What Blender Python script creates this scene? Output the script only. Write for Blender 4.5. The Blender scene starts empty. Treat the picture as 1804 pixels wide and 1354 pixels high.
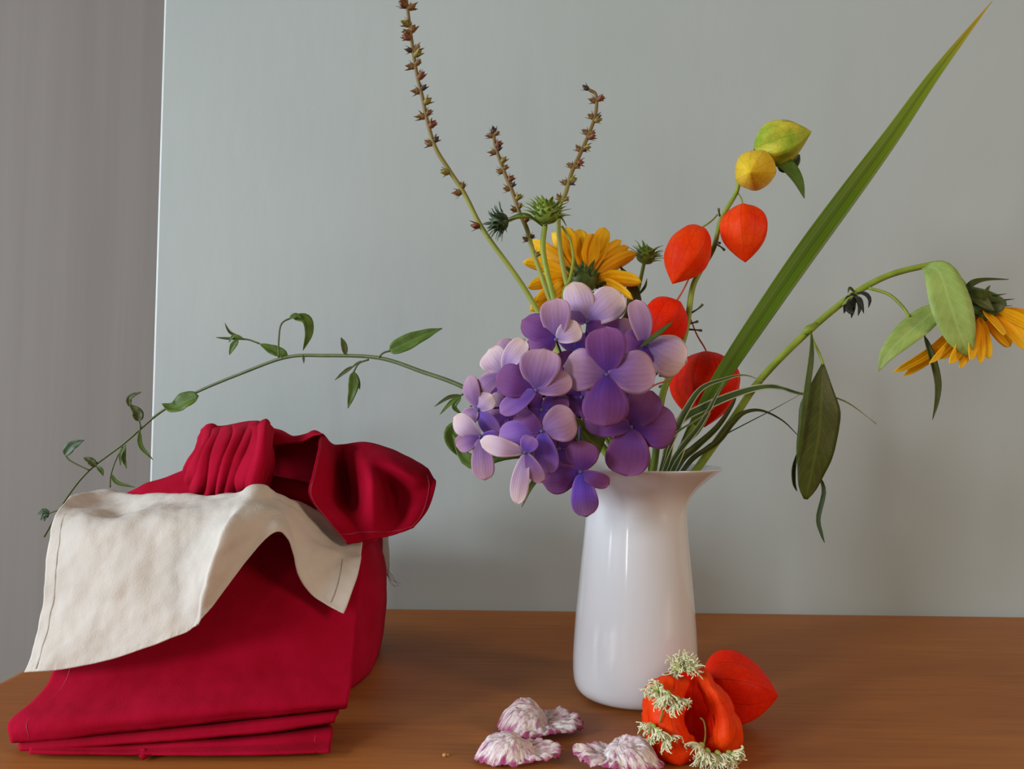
import bpy, bmesh, math, random
from mathutils import Vector, Matrix, noise

# ------------------------------------------------------------------ camera, world, light, exposure
SC = bpy.context.scene
COL = SC.collection
FPX, W, H = 1500.0, 1804.0, 1354.0
CAM = Vector((0.0, 0.0, 0.16))
PITCH, ROLL = math.radians(2.2), math.radians(0.8)
f_ = Vector((0, math.cos(PITCH), math.sin(PITCH)))
u0 = Vector((0, -math.sin(PITCH), math.cos(PITCH)))
x0 = Vector((1, 0, 0))
r_ = x0 * math.cos(ROLL) + u0 * math.sin(ROLL)
u_ = -x0 * math.sin(ROLL) + u0 * math.cos(ROLL)
cd = bpy.data.cameras.new('camera')
cd.sensor_fit = 'HORIZONTAL'; cd.sensor_width = 36.0; cd.lens = FPX / W * 36.0
cd.clip_start = 0.01
cam = bpy.data.objects.new('camera', cd); COL.objects.link(cam)
cam.matrix_world = Matrix(((r_.x, u_.x, -f_.x, CAM.x), (r_.y, u_.y, -f_.y, CAM.y), (r_.z, u_.z, -f_.z, CAM.z), (0, 0, 0, 1)))
SC.camera = cam

SC.view_settings.view_transform = 'Standard'
SC.view_settings.look = 'None'
SC.view_settings.gamma = 1.0
SC.view_settings.use_curve_mapping = False
SC.view_settings.exposure = -0.08

wd = bpy.data.worlds.new('room_light'); SC.world = wd
wd.use_nodes = True
bg = wd.node_tree.nodes['Background']
bg.inputs['Color'].default_value = (1.0, 0.83, 0.66, 1)
bg.inputs['Strength'].default_value = 0.15

def area(name, loc, target, sx, sy, power, color):
    l = bpy.data.lights.new(name, 'AREA'); l.shape = 'RECTANGLE'; l.size = sx; l.size_y = sy
    l.energy = power; l.color = color
    o = bpy.data.objects.new(name, l); COL.objects.link(o)
    o.location = loc
    d = Vector(target) - Vector(loc)
    o.rotation_euler = d.to_track_quat('-Z', 'Y').to_euler()
    return o
# daylight: one broad window on the left, two slim panes nearer the photographer
area('window_light', (-2.65, -1.85, 0.92), (0.0, 0.5, 0.10), 0.7, 0.9, 76.0, (0.88, 0.95, 1.0))
area('window_light', (-2.3, 0.22, 0.60), (0.0, 0.5, 0.10), 0.8, 1.0, 46.0, (0.70, 0.85, 1.0))
# warm second window far on the right
area('window_light', (2.2, -0.9, 0.9), (0.1, 0.5, 0.10), 0.6, 0.9, 28.0, (1.0, 0.80, 0.60))
area('window_pane_light', (-1.05, -0.05, 0.33), (0.07, 0.5, 0.06), 0.035, 0.42, 2.2, (0.95, 0.98, 1.0))
area('window_pane_light', (-0.52, -0.68, 0.33), (0.07, 0.5, 0.06), 0.045, 0.46, 1.2, (1.0, 0.97, 0.92))

# ------------------------------------------------------------------ layout helpers
def P(px, py, d):
    """point of the place at world depth d that stands where the photograph shows (px, py)"""
    v = f_ + r_ * ((px - W / 2) / FPX) - u_ * ((py - H / 2) / FPX)
    return CAM + v * (d / v.y)
def T(px, py, z=0.0):
    v = f_ + r_ * ((px - W / 2) / FPX) - u_ * ((py - H / 2) / FPX)
    return CAM + v * ((z - CAM.z) / v.z)
def ray_plane(px, py, c, n):
    v = f_ + r_ * ((px - W / 2) / FPX) - u_ * ((py - H / 2) / FPX)
    k = v.dot(n)
    if abs(k) < 1e-4: return None
    return CAM + v * ((c - CAM).dot(n) / k)
def mpp(d): return d / FPX       # metres per pixel at depth d

def catmull(pts, n):
    """n samples along a Catmull-Rom spline through pts (any vector)"""
    m = len(pts)
    if m == 2:
        return [pts[0].lerp(pts[1], i / (n - 1)) for i in range(n)]
    out = []
    for i in range(n):
        x = i / (n - 1) * (m - 1)
        k = min(int(x), m - 2); t = x - k
        p0 = pts[k - 1] if k > 0 else pts[0] * 2 - pts[1]
        p1, p2 = pts[k], pts[k + 1]
        p3 = pts[k + 2] if k + 2 < m else pts[-1] * 2 - pts[-2]
        out.append(0.5 * ((2 * p1) + (p2 - p0) * t + (2 * p0 - 5 * p1 + 4 * p2 - p3) * t * t + (3 * p1 - p0 - 3 * p2 + p3) * t ** 3))
    return out
def lerp_list(a, t):
    x = t * (len(a) - 1); k = min(int(x), len(a) - 2)
    return a[k] + (a[k + 1] - a[k]) * (x - k)

class MB:
    """collects geometry with two per-vertex values t (along) and s (across)"""
    def __init__(self): self.v = []; self.f = []; self.t = []; self.s = []
    def add(self, v, f, t=None, s=None):
        b = len(self.v)
        self.v += v; self.f += [tuple(i + b for i in q) for q in f]
        self.t += t if t else [0.0] * len(v); self.s += s if s else [0.0] * len(v)
        return self
    def grid(self, rows, t=None, s=None, closed=False):
        nr, nc = len(rows), len(rows[0])
        v = [p for r in rows for p in r]; f = []
        for i in range(nr - 1):
            for j in range(nc if closed else nc - 1):
                k = (j + 1) % nc
                f.append((i * nc + j, i * nc + k, (i + 1) * nc + k, (i + 1) * nc + j))
        tt = t or [i / (nr - 1) for i in range(nr) for j in range(nc)]
        ss = s or [2 * j / max(1, nc - 1) - 1 for i in range(nr) for j in range(nc)]
        return self.add(v, f, tt, ss)
    def tube(self, pts, rad, n=None, seg=7):
        n = n or max(3, len(pts) * 4)
        c = catmull(pts, n) if len(pts) > 1 else pts
        rr = rad if isinstance(rad, (list, tuple)) else [rad, rad]
        rows = []; up = Vector((0.13, 0.21, 0.97))
        side = None
        for i, p in enumerate(c):
            tg = (c[min(i + 1, n - 1)] - c[max(i - 1, 0)])
            tg = tg.normalized() if tg.length > 1e-9 else Vector((0, 0, 1))
            if side is None:
                side = tg.cross(up)
                if side.length < 0.1: side = tg.cross(Vector((1, 0, 0)))
            else:
                side = side - tg * side.dot(tg)
            side.normalize(); b = tg.cross(side)
            r = lerp_list(rr, i / (n - 1))
            rows.append([p + (side * math.cos(a) + b * math.sin(a)) * r for a in [2 * math.pi * j / seg for j in range(seg)]])
        b0 = len(self.v)
        self.grid(rows, closed=True)
        self.f.append(tuple(b0 + j for j in reversed(range(seg))))
        e = b0 + (n - 1) * seg
        self.f.append(tuple(e + j for j in range(seg)))
        return self
    def blade(self, spine, width, normal, prof, fold=0.0, cup=0.0, wave=0.0, wf=3.0, n=14, m=6, twist=0.0, seed=0.0):
        """a leaf or petal: spine points, full width, facing hint, half-width profile"""
        c = catmull(spine, n); rows = []; hint = Vector(normal).normalized()
        for i, p in enumerate(c):
            t = i / (n - 1)
            tg = (c[min(i + 1, n - 1)] - c[max(i - 1, 0)]).normalized()
            nn = hint - tg * hint.dot(tg)
            if nn.length < 1e-3: nn = Vector((0, 0, 1)) - tg * tg.z
            nn.normalize()
            if twist: nn = Matrix.Rotation(twist * t, 3, tg) @ nn
            b = tg.cross(nn)
            hw = width * 0.5 * prof(t)
            row = []
            for j in range(m + 1):
                s = 2 * j / m - 1
                lift = fold * abs(s) * hw + cup * s * s * hw
                lift += wave * width * abs(s) ** 1.5 * math.sin(wf * 6.283 * t + (0 if s > 0 else 1.9) + seed) * min(1, 3 * t)
                row.append(p + b * (s * hw) + nn * lift)
            rows.append(row)
        return self.grid(rows)
    def lathe(self, base, axis, prof, seg=24, ridge=None, n=None, ref=None):
        """profile [(h, r)] around axis from base; ridge(theta, v) multiplies r"""
        ax = Vector(axis).normalized()
        rf = Vector(ref) if ref else Vector((0.3, -1, 0.2))
        a = rf - ax * rf.dot(ax)
        if a.length < 1e-3: a = Vector((1, 0, 0)) - ax * ax.x
        a.normalize(); b = ax.cross(a)
        pp = [Vector((h, r, 0)) for h, r in prof]
        if n: pp = catmull(pp, n)
        rows = []
        for i, q in enumerate(pp):
            v = i / (len(pp) - 1)
            rows.append([base + ax * q.x + (a * math.cos(th) + b * math.sin(th)) * (max(q.y, 0.0) * (ridge(th, v) if ridge else 1))
                         for th in [2 * math.pi * j / seg for j in range(seg)]])
        t = [i / (len(rows) - 1) for i in range(len(rows)) for j in range(seg)]
        s = [j / seg for i in range(len(rows)) for j in range(seg)]
        self.grid(rows, t, s, closed=True)
        return self
    def build(self, name, mat, parent=None, origin=None, solid=0.0, sub=0, smooth=True, kind=None):
        if origin is None:
            o = parent
            while o is not None and o.parent is not None: o = o.parent
            origin = o.location.copy() if o is not None else Vector((0, 0, 0))
        me = bpy.data.meshes.new(name)
        me.from_pydata([tuple(p - origin) for p in self.v], [], self.f)
        for nm, dat in (('t', self.t), ('s', self.s)):
            at = me.attributes.new(nm, 'FLOAT', 'POINT'); at.data.foreach_set('value', dat)
        me.materials.append(mat)
        if smooth: me.polygons.foreach_set('use_smooth', [True] * len(me.polygons))
        bm = bmesh.new(); bm.from_mesh(me)
        if not solid: bmesh.ops.recalc_face_normals(bm, faces=bm.faces)
        bm.to_mesh(me); bm.free()
        o = bpy.data.objects.new(name, me); COL.objects.link(o)
        if parent is None: o.location = origin
        else: o.parent = parent
        if solid:
            md = o.modifiers.new('thickness', 'SOLIDIFY'); md.thickness = solid; md.offset = 0.0
        if sub:
            md = o.modifiers.new('smooth', 'SUBSURF'); md.levels = sub; md.render_levels = sub
        if kind: o['kind'] = kind
        return o

def tag(o, label=None, cat=None, group=None, kind=None):
    if label: o['label'] = label
    if cat: o['category'] = cat
    if group: o['group'] = group
    if kind: o['kind'] = kind
    return o
def thing(name, label, cat, loc, group=None):
    o = bpy.data.objects.new(name, None); COL.objects.link(o)
    o.location = loc; o.empty_display_size = 0.01
    return tag(o, label, cat, group)

def bez(*p):      # piecewise profile from (t, value) pairs, smooth
    pts = [Vector((a, b, 0)) for a, b in p]
    tab = catmull(pts, 160)
    def fn(t):
        for i in range(len(tab) - 1):
            if tab[i + 1].x >= t:
                a, b = tab[i], tab[i + 1]
                k = (t - a.x) / max(1e-6, b.x - a.x)
                return max(0.0, a.y + (b.y - a.y) * k)
        return max(0.0, tab[-1].y)
    return fn
PETAL = lambda t: max(0.05, (t ** 0.45) * max(0.0, 1 - t ** 3.6) ** 0.52 * 1.16)
LANCE = lambda t: max(0.03, math.sin(math.pi * min(1, t) ** 0.75) ** 0.8)
OVATE = lambda t: max(0.03, math.sin(math.pi * min(1, t) ** 0.6) ** 0.85)
STRAP = lambda t: max(0.04, min(1.0, 0.35 + 2.2 * t) * max(0.0, 1 - t ** 4.5) ** 0.55)
GRASS = lambda t: max(0.02, min(1.0, 0.6 + 1.2 * t) * (1 - t ** 2.2))

# ------------------------------------------------------------------ materials
def lin(c):
    c = c.lstrip('#'); o = []
    for i in (0, 2, 4):
        x = int(c[i:i + 2], 16) / 255
        o.append(x / 12.92 if x <= 0.04045 else ((x + 0.055) / 1.055) ** 2.4)
    return (o[0], o[1], o[2], 1.0)
class NT:
    def __init__(self, name):
        self.m = bpy.data.materials.new(name); self.m.use_nodes = True
        self.t = self.m.node_tree; self.n = self.t.nodes
        self.b = self.n['Principled BSDF']; self.out = self.n['Material Output']
    def new(self, kind, **kw):
        x = self.n.new(kind)
        for k, v in kw.items():
            if k.startswith('_'): x.inputs[k[1:].replace('_', ' ')].default_value = v
            else: setattr(x, k, v)
        return x
    def link(self, a, b): self.t.links.new(a, b)
    def coord(self, scale=(1, 1, 1), src='Object'):
        tc = self.new('ShaderNodeTexCoord'); mp = self.new('ShaderNodeMapping')
        mp.inputs['Scale'].default_value = scale
        self.link(tc.outputs[src], mp.inputs['Vector']); return mp.outputs['Vector']
    def noise(self, scale, detail=3, vec=None, rough=0.5):
        x = self.new('ShaderNodeTexNoise'); x.inputs['Scale'].default_value = scale
        x.inputs['Detail'].default_value = detail; x.inputs['Roughness'].default_value = rough
        self.link(vec if vec else self.coord(), x.inputs['Vector']); return x.outputs['Fac']
    def attr(self, nm):
        x = self.new('ShaderNodeAttribute'); x.attribute_name = nm; return x.outputs['Fac']
    def ramp(self, fac, stops):
        x = self.new('ShaderNodeValToRGB'); e = x.color_ramp.elements
        while len(e) < len(stops): e.new(0.5)
        for q, (p, c) in zip(e, stops): q.position = p; q.color = lin(c) if isinstance(c, str) else c
        self.link(fac, x.inputs['Fac']); return x.outputs['Color']
    def mix(self, fac, a, b, mode='MIX'):
        x = self.new('ShaderNodeMix'); x.data_type = 'RGBA'; x.blend_type = mode
        for sock, v in ((x.inputs['Factor'], fac), (x.inputs['A'], a), (x.inputs['B'], b)):
            if sock.name == 'Factor':
                pass
        fi = [i for i in x.inputs if i.name == 'Factor' and i.type == 'VALUE'][0]
        ai = [i for i in x.inputs if i.name == 'A' and i.type == 'RGBA'][0]
        bi = [i for i in x.inputs if i.name == 'B' and i.type == 'RGBA'][0]
        for sock, v in ((fi, fac), (ai, a), (bi, b)):
            if hasattr(v, 'links'): self.link(v, sock)
            else: sock.default_value = lin(v) if isinstance(v, str) else v
        return [o for o in x.outputs if o.type == 'RGBA'][0]
    def math(self, op, a, b=0.0, clamp=False):
        x = self.new('ShaderNodeMath'); x.operation = op; x.use_clamp = clamp
        for i, v in ((0, a), (1, b)):
            if hasattr(v, 'links'): self.link(v, x.inputs[i])
            else: x.inputs[i].default_value = v
        return x.outputs[0]
    def bump(self, h, strength, dist=0.001):
        x = self.new('ShaderNodeBump'); x.inputs['Strength'].default_value = strength
        x.inputs['Distance'].default_value = dist
        self.link(h, x.inputs['Height']); self.link(x.outputs['Normal'], self.b.inputs['Normal']); self.nrm = x.outputs['Normal']
    def color(self, c):
        if hasattr(c, 'links'): self.link(c, self.b.inputs['Base Color'])
        else: self.b.inputs['Base Color'].default_value = lin(c) if isinstance(c, str) else c
        self.c = c
    def rough(self, r, spec=0.5):
        self.b.inputs['Roughness'].default_value = r; self.b.inputs['Specular IOR Level'].default_value = spec
    def translucent(self, k):
        tr = self.new('ShaderNodeBsdfTranslucent'); mx = self.new('ShaderNodeMixShader')
        mx.inputs[0].default_value = k
        if hasattr(self.c, 'links'): self.link(self.c, tr.inputs['Color'])
        else: tr.inputs['Color'].default_value = lin(self.c) if isinstance(self.c, str) else self.c
        if hasattr(self, 'nrm'): self.link(self.nrm, tr.inputs['Normal'])
        self.link(self.b.outputs[0], mx.inputs[1]); self.link(tr.outputs[0], mx.inputs[2])
        self.link(mx.outputs[0], self.out.inputs['Surface'])
    def rnd(self):
        return self.new('ShaderNodeObjectInfo').outputs['Random']

def leafy(name, c1, c2, rough=0.5, trans=0.25, vein='#000000', veinamt=0.25, scale=120):
    k = NT(name)
    col = k.ramp(k.noise(scale, 3), [(0.3, c1), (0.7, c2)])
    s = k.math('ABSOLUTE', k.attr('s')); t = k.attr('t')
    mid = k.math('LESS_THAN', s, 0.07)
    w = k.math('SINE', k.math('MULTIPLY', k.math('SUBTRACT', t, k.math('MULTIPLY', s, 0.22)), 60.0))
    side = k.math('MULTIPLY', k.math('GREATER_THAN', w, 0.88), 0.5)
    v = k.math('MULTIPLY', k.math('MAXIMUM', mid, side), veinamt)
    k.color(k.mix(v, col, vein)); k.rough(rough, 0.35)
    k.bump(k.noise(scale * 3, 2), 0.25, 0.0006)
    if trans: k.translucent(trans)
    return k.m
def stemmy(name, c1, c2, scale=90):
    k = NT(name); k.color(k.ramp(k.noise(scale, 3), [(0.3, c1), (0.7, c2)])); k.rough(0.5, 0.3)
    k.bump(k.noise(700, 2), 0.3, 0.0004); return k.m

def m_panel():
    k = NT('grey_blue_paint')
    n = k.noise(3.0, 4)
    k.color(k.ramp(n, [(0.3, '#a0a8a7'), (0.7, '#a8b0ae')])); k.rough(0.55, 0.3)
    k.bump(k.noise(60, 4, k.coord((1, 1, 0.35))), 0.12, 0.002); return k.m
def m_taupe():
    k = NT('taupe_paint')
    n = k.noise(9.0, 4, k.coord((3.0, 1, 0.10)), 0.5)
    k.color(k.ramp(n, [(0.3, '#80766e'), (0.7, '#877d75')])); k.rough(0.75, 0.15)
    k.bump(k.noise(30.0, 5, k.coord((4, 1, 0.08))), 0.05, 0.004); return k.m
def m_wood():
    k = NT('table_wood')
    v = k.coord((1.2, 9, 9))
    n1 = k.noise(2.2, 6, k.coord((1.0, 7, 7)), 0.6)
    n2 = k.noise(14.0, 8, k.coord((1.0, 16, 16)), 0.7)
    base = k.ramp(n1, [(0.25, '#935626'), (0.5, '#a4622b'), (0.75, '#b26e35')])
    col = k.mix(k.ramp(n2, [(0.35, (0, 0, 0, 1)), (0.75, (1, 1, 1, 1))]), base, '#864c20')
    mm = k.n[-1] if False else None
    blot = k.noise(5.0, 3)
    col = k.mix(k.math('MULTIPLY', blot, 0.35), col, '#b5743c')
    k.color(col); k.rough(0.5, 0.2)
    k.bump(n2, 0.05, 0.001); return k.m
def m_cloth(name, c1, c2, weave=1500, rough=0.9, trans=0.0, bump=0.5):
    k = NT(name)
    n = k.noise(38, 4)
    col = k.ramp(n, [(0.3, c1), (0.7, c2)])
    wv = k.noise(weave, 2)
    k.color(k.mix(k.math('MULTIPLY', wv, 0.18), col, c1)); k.rough(rough, 0.08)
    k.b.inputs['Sheen Weight'].default_value = 0.0
    k.b.inputs['Sheen Roughness'].default_value = 0.4
    h = k.math('ADD', k.math('MULTIPLY', k.noise(90, 5, None, 0.6), 1.6), k.math('MULTIPLY', wv, 0.5))
    k.bump(h, bump, 0.0012)
    if trans: k.translucent(trans)
    return k.m
def m_porcelain():
    k = NT('white_porcelain'); k.color('#cfd0d4'); k.rough(0.12, 0.5)
    k.b.inputs['Coat Weight'].default_value = 0.4; k.b.inputs['Coat Roughness'].default_value = 0.05
    return k.m
def m_hydrangea(name, base, mid, edge):
    k = NT(name)
    t = k.attr('t'); s = k.math('ABSOLUTE', k.attr('s'))
    e = k.math('MAXIMUM', t, k.math('MULTIPLY', k.math('POWER', s, 2.0), 0.85))
    e = k.math('ADD', e, k.math('MULTIPLY', k.math('SUBTRACT', k.noise(60, 3), 0.5), 0.35))
    col = k.ramp(e, [(0.05, base), (0.5, mid), (0.98, edge)])
    vs = k.math('SINE', k.math('ADD', k.math('MULTIPLY', k.attr('s'), 24.0), k.math('MULTIPLY', k.noise(160, 3), 9.0)))
    vein = k.math('MULTIPLY', k.math('GREATER_THAN', vs, 0.75), k.math('MULTIPLY', k.math('SUBTRACT', 1.05, t), 0.30))
    col = k.mix(vein, col, base)
    col = k.mix(k.math('MULTIPLY', k.rnd(), 0.28), col, edge)
    k.color(col); k.rough(0.6, 0.12); k.bump(k.math('ADD', k.math('MULTIPLY', vs, 0.4), k.math('MULTIPLY', k.noise(220, 3), 3)), 0.12, 0.0004)
    k.translucent(0.28); return k.m
def m_yellow():
    k = NT('yellow_ray_petal')
    st = k.math('SINE', k.math('MULTIPLY', k.attr('s'), 11.0))
    col = k.ramp(k.attr('t'), [(0.0, '#f4b408'), (0.5, '#ffcc10'), (1.0, '#ffdc34')])
    col = k.mix(k.math('MULTIPLY', k.math('GREATER_THAN', st, 0.6), 0.2), col, '#dc9408')
    k.color(col); k.rough(0.5, 0.3); k.bump(st, 0.3, 0.0004); k.translucent(0.45); return k.m
def m_lantern(name, c1, c2, veinc, trans=0.38, amt=0.5):
    k = NT(name)
    col = k.ramp(k.noise(70, 3), [(0.3, c1), (0.7, c2)])
    w = k.math('ABSOLUTE', k.math('SINE', k.math('MULTIPLY', k.attr('s'), math.pi * 10)))
    ln = k.math('LESS_THAN', w, 0.075)
    vo = k.new('ShaderNodeTexVoronoi'); vo.feature = 'DISTANCE_TO_EDGE'; vo.inputs['Scale'].default_value = 190
    k.link(k.coord(), vo.inputs['Vector'])
    net = k.math('MULTIPLY', k.math('LESS_THAN', vo.outputs['Distance'], 0.05), 0.35)
    v = k.math('MULTIPLY', k.math('MAXIMUM', ln, net), amt)
    k.color(k.mix(v, col, veinc)); k.rough(0.5, 0.15)
    k.bump(k.math('ADD', k.noise(220, 4), k.math('MULTIPLY', v, 1.0)), 0.35, 0.0008)
    k.translucent(trans); return k.m
def m_varieg():
    k = NT('variegated_leaf')
    s = k.math('ABSOLUTE', k.attr('s'))
    k.color(k.ramp(s, [(0.0, '#4f6b38'), (0.68, '#3c5a2c'), (0.80, '#c9cda6')])); k.rough(0.45, 0.4)
    k.translucent(0.15); return k.m
def m_blade():
    k = NT('long_blade_leaf')
    st = k.noise(60, 3, k.coord((1, 1, 1)))
    s = k.math('ABSOLUTE', k.attr('s'))
    c = k.ramp(k.attr('t'), [(0.0, '#5d7c14'), (0.5, '#587410'), (0.8, '#7f9420'), (0.97, '#c4a030')])
    ln = k.math('GREATER_THAN', k.math('SINE', k.math('MULTIPLY', k.attr('s'), 22.0)), 0.5)
    c = k.mix(k.math('MULTIPLY', ln, 0.3), c, '#3a5008')
    c = k.mix(k.math('MULTIPLY', k.math('LESS_THAN', s, 0.2), 0.35), c, '#384c08')
    k.color(c); k.rough(0.4, 0.4); k.translucent(0.2); return k.m
def m_radish():
    k = NT('dried_slice')
    t = k.attr('t'); sa = k.math('MULTIPLY', k.attr('s'), 6.28318)
    cv = k.new('ShaderNodeCombineXYZ')
    k.link(k.math('MULTIPLY', k.math('COSINE', sa), 3.2), cv.inputs[0]); k.link(k.math('MULTIPLY', k.math('SINE', sa), 3.2), cv.inputs[1])
    k.link(k.math('MULTIPLY', t, 1.1), cv.inputs[2])
    ray = k.noise(2.6, 5, cv.outputs[0], 0.6)
    ray2 = k.noise(4.2, 4, cv.outputs[0], 0.6)
    n = k.noise(380, 5, None, 0.65)
    body = k.ramp(n, [(0.30, '#d3aab8'), (0.42, '#efdcda'), (0.60, '#f7eee8')])
    pink = k.ramp(ray, [(0.50, (0, 0, 0, 1)), (0.62, (1, 1, 1, 1))])
    col = k.mix(k.math('MULTIPLY', pink, 0.75), body, '#c27aa0')
    dark = k.ramp(ray2, [(0.60, (0, 0, 0, 1)), (0.67, (1, 1, 1, 1))])
    col = k.mix(k.math('MULTIPLY', dark, 0.7), col, '#6a3048')
    rim = k.ramp(k.math('ADD', t, k.math('MULTIPLY', k.math('SUBTRACT', ray, 0.5), 0.7)), [(0.84, (0, 0, 0, 1)), (0.97, (1, 1, 1, 1))])
    col = k.mix(k.math('MULTIPLY', rim, 0.85), col, '#a8246e')
    k.color(col); k.rough(0.7, 0.2); k.bump(k.math('ADD', ray2, n), 0.4, 0.0016); k.translucent(0.15); return k.m

def m_spike():
    k = NT('spike_stem'); t = k.math('ADD', k.attr('t'), k.math('MULTIPLY', k.math('SUBTRACT', k.noise(60, 2), 0.5), 0.2))
    k.color(k.ramp(t, [(0.0, '#6b5428'), (0.30, '#75602e'), (0.5, '#8c9040'), (1.0, '#84923e')])); k.rough(0.5, 0.3); return k.m
M = dict(
    panel=m_panel(), taupe=m_taupe(), wood=m_wood(), porcelain=m_porcelain(),
    red=m_cloth('red_cotton', '#93041f', '#a60a2d', 1500, 0.95, 0.0, 0.25),
    cream=m_cloth('cream_linen', '#d2c8bd', '#e0d8ce', 1100, 0.95, 0.2, 0.3),
    thread_red=stemmy('red_thread', '#b3284a', '#8c0f2c'), thread_grey=stemmy('grey_thread', '#8d8478', '#a39a8e'),
    hyd_violet=m_hydrangea('violet_petal', '#4c2f90', '#6f3a80', '#90588c'),
    hyd_blue=m_hydrangea('blue_violet_petal', '#4a36aa', '#7046b0', '#a87cba'),
    hyd_mauve=m_hydrangea('mauve_petal', '#5c3a98', '#966ca4', '#c8a0b0'),
    hyd_pale=m_hydrangea('pale_pink_petal', '#7a5cb4', '#c5a5cb', '#ead2cd'),
    yellow=m_yellow(), variegated=m_varieg(), blade=m_blade(), radish=m_radish(),
    lantern=m_lantern('orange_husk', '#fa3c06', '#ff5a14', '#c81e04'),
    lantern_red=m_lantern('red_orange_husk', '#f42406', '#fa380c', '#b81206'),
    lantern_yellow=m_lantern('yellow_husk', '#f0cc28', '#fae04e', '#b08814'),
    lantern_green=m_lantern('yellow_green_husk', '#8fb030', '#ead84a', '#4f7a1c', 0.3),
    stem=stemmy('green_stem', '#8c9c34', '#74862a'), stem_dark=stemmy('olive_stem', '#5b6338', '#4a5730'),
    stem_olive=stemmy('yellow_olive_stem', '#7d7d35', '#8f8a45'), stem_brown=stemmy('brown_stem', '#6b5a2c', '#84703a'),
    stem_red=stemmy('reddish_stalk', '#b5483c', '#c45f4a'), stem_deep=stemmy('dark_brown_stem', '#4a3524', '#5a4630'),
    pod=stemmy('brown_pod', '#7d5c2e', '#65472a', 300), pod_red=stemmy('red_brown_pod', '#80482c', '#6b4026', 300),
    pod_dark=stemmy('dark_pod', '#3a2b2a', '#4a362e', 300), pod_green=stemmy('olive_pod', '#84782f', '#70622c', 300),
    leaf=leafy('green_leaf', '#5f7a2c', '#4a6422', vein='#8ca050', veinamt=0.3),
    leaf_dark=leafy('dark_green_leaf', '#3c4412', '#4a5218', trans=0.15, vein='#6d742c', veinamt=0.35),
    leaf_pale=leafy('pale_green_leaf', '#a2b55e', '#8da24e', trans=0.22, vein='#b9c87c', veinamt=0.35),
    leaf_deep=leafy('deep_green_leaf', '#2f4425', '#3c5230', trans=0.12, vein='#5a704a', veinamt=0.3),
    calyx=leafy('calyx_green', '#3d4c18', '#556424', trans=0.1), bud=leafy('bud_green', '#6c8432', '#92a63e', trans=0.12),
    bud_dark=leafy('dark_bud_green', '#3f5030', '#324226', trans=0.08),
    withered=stemmy('withered_black', '#1c1b18', '#2b2a24', 300), disc=stemmy('flower_disc', '#a06a10', '#6d4a10', 400),
    tuft=stemmy('pale_fringe', '#f0ecd0', '#d3d69c', 300), tuft_core=stemmy('green_core', '#93a548', '#a5b45c', 300),
    spike_stem=m_spike(), white_edge=stemmy('white_edge_paint', '#c6c9c6', '#bdc0bd'), crumb=stemmy('crumb', '#c99a5e', '#b4803f'),
    pedicel=stemmy('violet_stalk', '#4a3f63', '#5f5480'), 
    floor=stemmy('floor_paint', '#5a4a3c', '#6a5848', 8),
)

# ------------------------------------------------------------------ setting
def box(mb, x0, x1, y0, y1, z0, z1):
    v = [Vector((x, y, z)) for z in (z0, z1) for y in (y0, y1) for x in (x0, x1)]
    return mb.add(v, [(0, 2, 3, 1), (4, 5, 7, 6), (0, 1, 5, 4), (2, 6, 7, 3), (0, 4, 6, 2), (1, 3, 7, 5)])
PANEL_Y = 0.72
PX = P(276, 420, PANEL_Y).x
tag(box(MB(), PX + 0.002, 2.2, PANEL_Y, PANEL_Y + 0.03, -0.74, 1.5).build('wall_back', M['panel'], smooth=False), kind='structure')
e = MB()
prof = [(PX + 0.002, PANEL_Y), (PX + 0.0004, PANEL_Y + 0.0006), (PX, PANEL_Y + 0.002), (PX, PANEL_Y + 0.03), (PX + 0.002, PANEL_Y + 0.03)]
e.grid([[Vector((x, y, z)) for x, y in prof] for z in (-0.74, 1.5)], closed=True)
tag(e.build('trim_1', M['white_edge'], smooth=False), kind='structure')
tag(box(MB(), -3.2, 2.2, 1.30, 1.36, -0.74, 1.5).build('wall_left', M['taupe'], smooth=False), kind='structure')
tag(box(MB(), -3.2, 2.2, -1.2, 1.30, -0.80, -0.74).build('floor', M['floor'], smooth=False), kind='structure')

# ------------------------------------------------------------------ table
tb = thing('wooden_table', 'brown wooden table with a rounded edge standing against the grey wall', 'table', (0.3, 0.3, -0.74))
def tabletop():
    mb = MB(); xl, xr, yf, yb = PX - 0.001, 1.15, -0.12, PANEL_Y - 0.0005
    R, seg = 0.03, 6
    def ring(inset, z):
        out = []
        for cx, cy, a0 in ((xr - R, yb - R, 0), (xl + R, yb - R, 90), (xl + R, yf + R, 180), (xr - R, yf + R, 270)):
            rr = R if cy < 0.3 or cx < 0 else 0.002
            ox, oy = (cx + (R - rr) * (1 if cx > 0 else -1), cy + (R - rr) * (1 if cy > 0.3 else -1))
            for k in range(seg + 1):
                a = math.radians(a0 + 90 * k / seg)
                out.append(Vector((ox + (rr - inset) * math.cos(a) if rr > inset else ox, oy + (rr - inset) * math.sin(a) if rr > inset else oy, z)))
        return out
    rows = [ring(0.004, -0.028), ring(0.0, -0.024)]
    for k in range(7):
        a = k / 6 * math.pi / 2
        rows.append(ring(0.010 * (1 - math.cos(a)), -0.010 + 0.010 * math.sin(a)))
    n = len(rows[0]); b = 0
    mb.grid(rows, closed=True)
    mb.f.append(tuple(reversed(range(n)))); e = (len(rows) - 1) * n
    mb.f.append(tuple(e + j for j in range(n)))
    return mb
o = tabletop().build('table_top', M['wood'], tb, smooth=False)
box(MB(), PX + 0.04, 1.10, -0.08, 0.68, -0.10, -0.028).build('apron', M['wood'], tb, smooth=False)
for x in (PX + 0.03, 1.05):
    for y in (-0.09, 0.63):
        box(MB(), x, x + 0.06, y, y + 0.06, -0.74, -0.028).build('leg', M['wood'], tb, smooth=False)
c0 = T(783, 1332)
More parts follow.
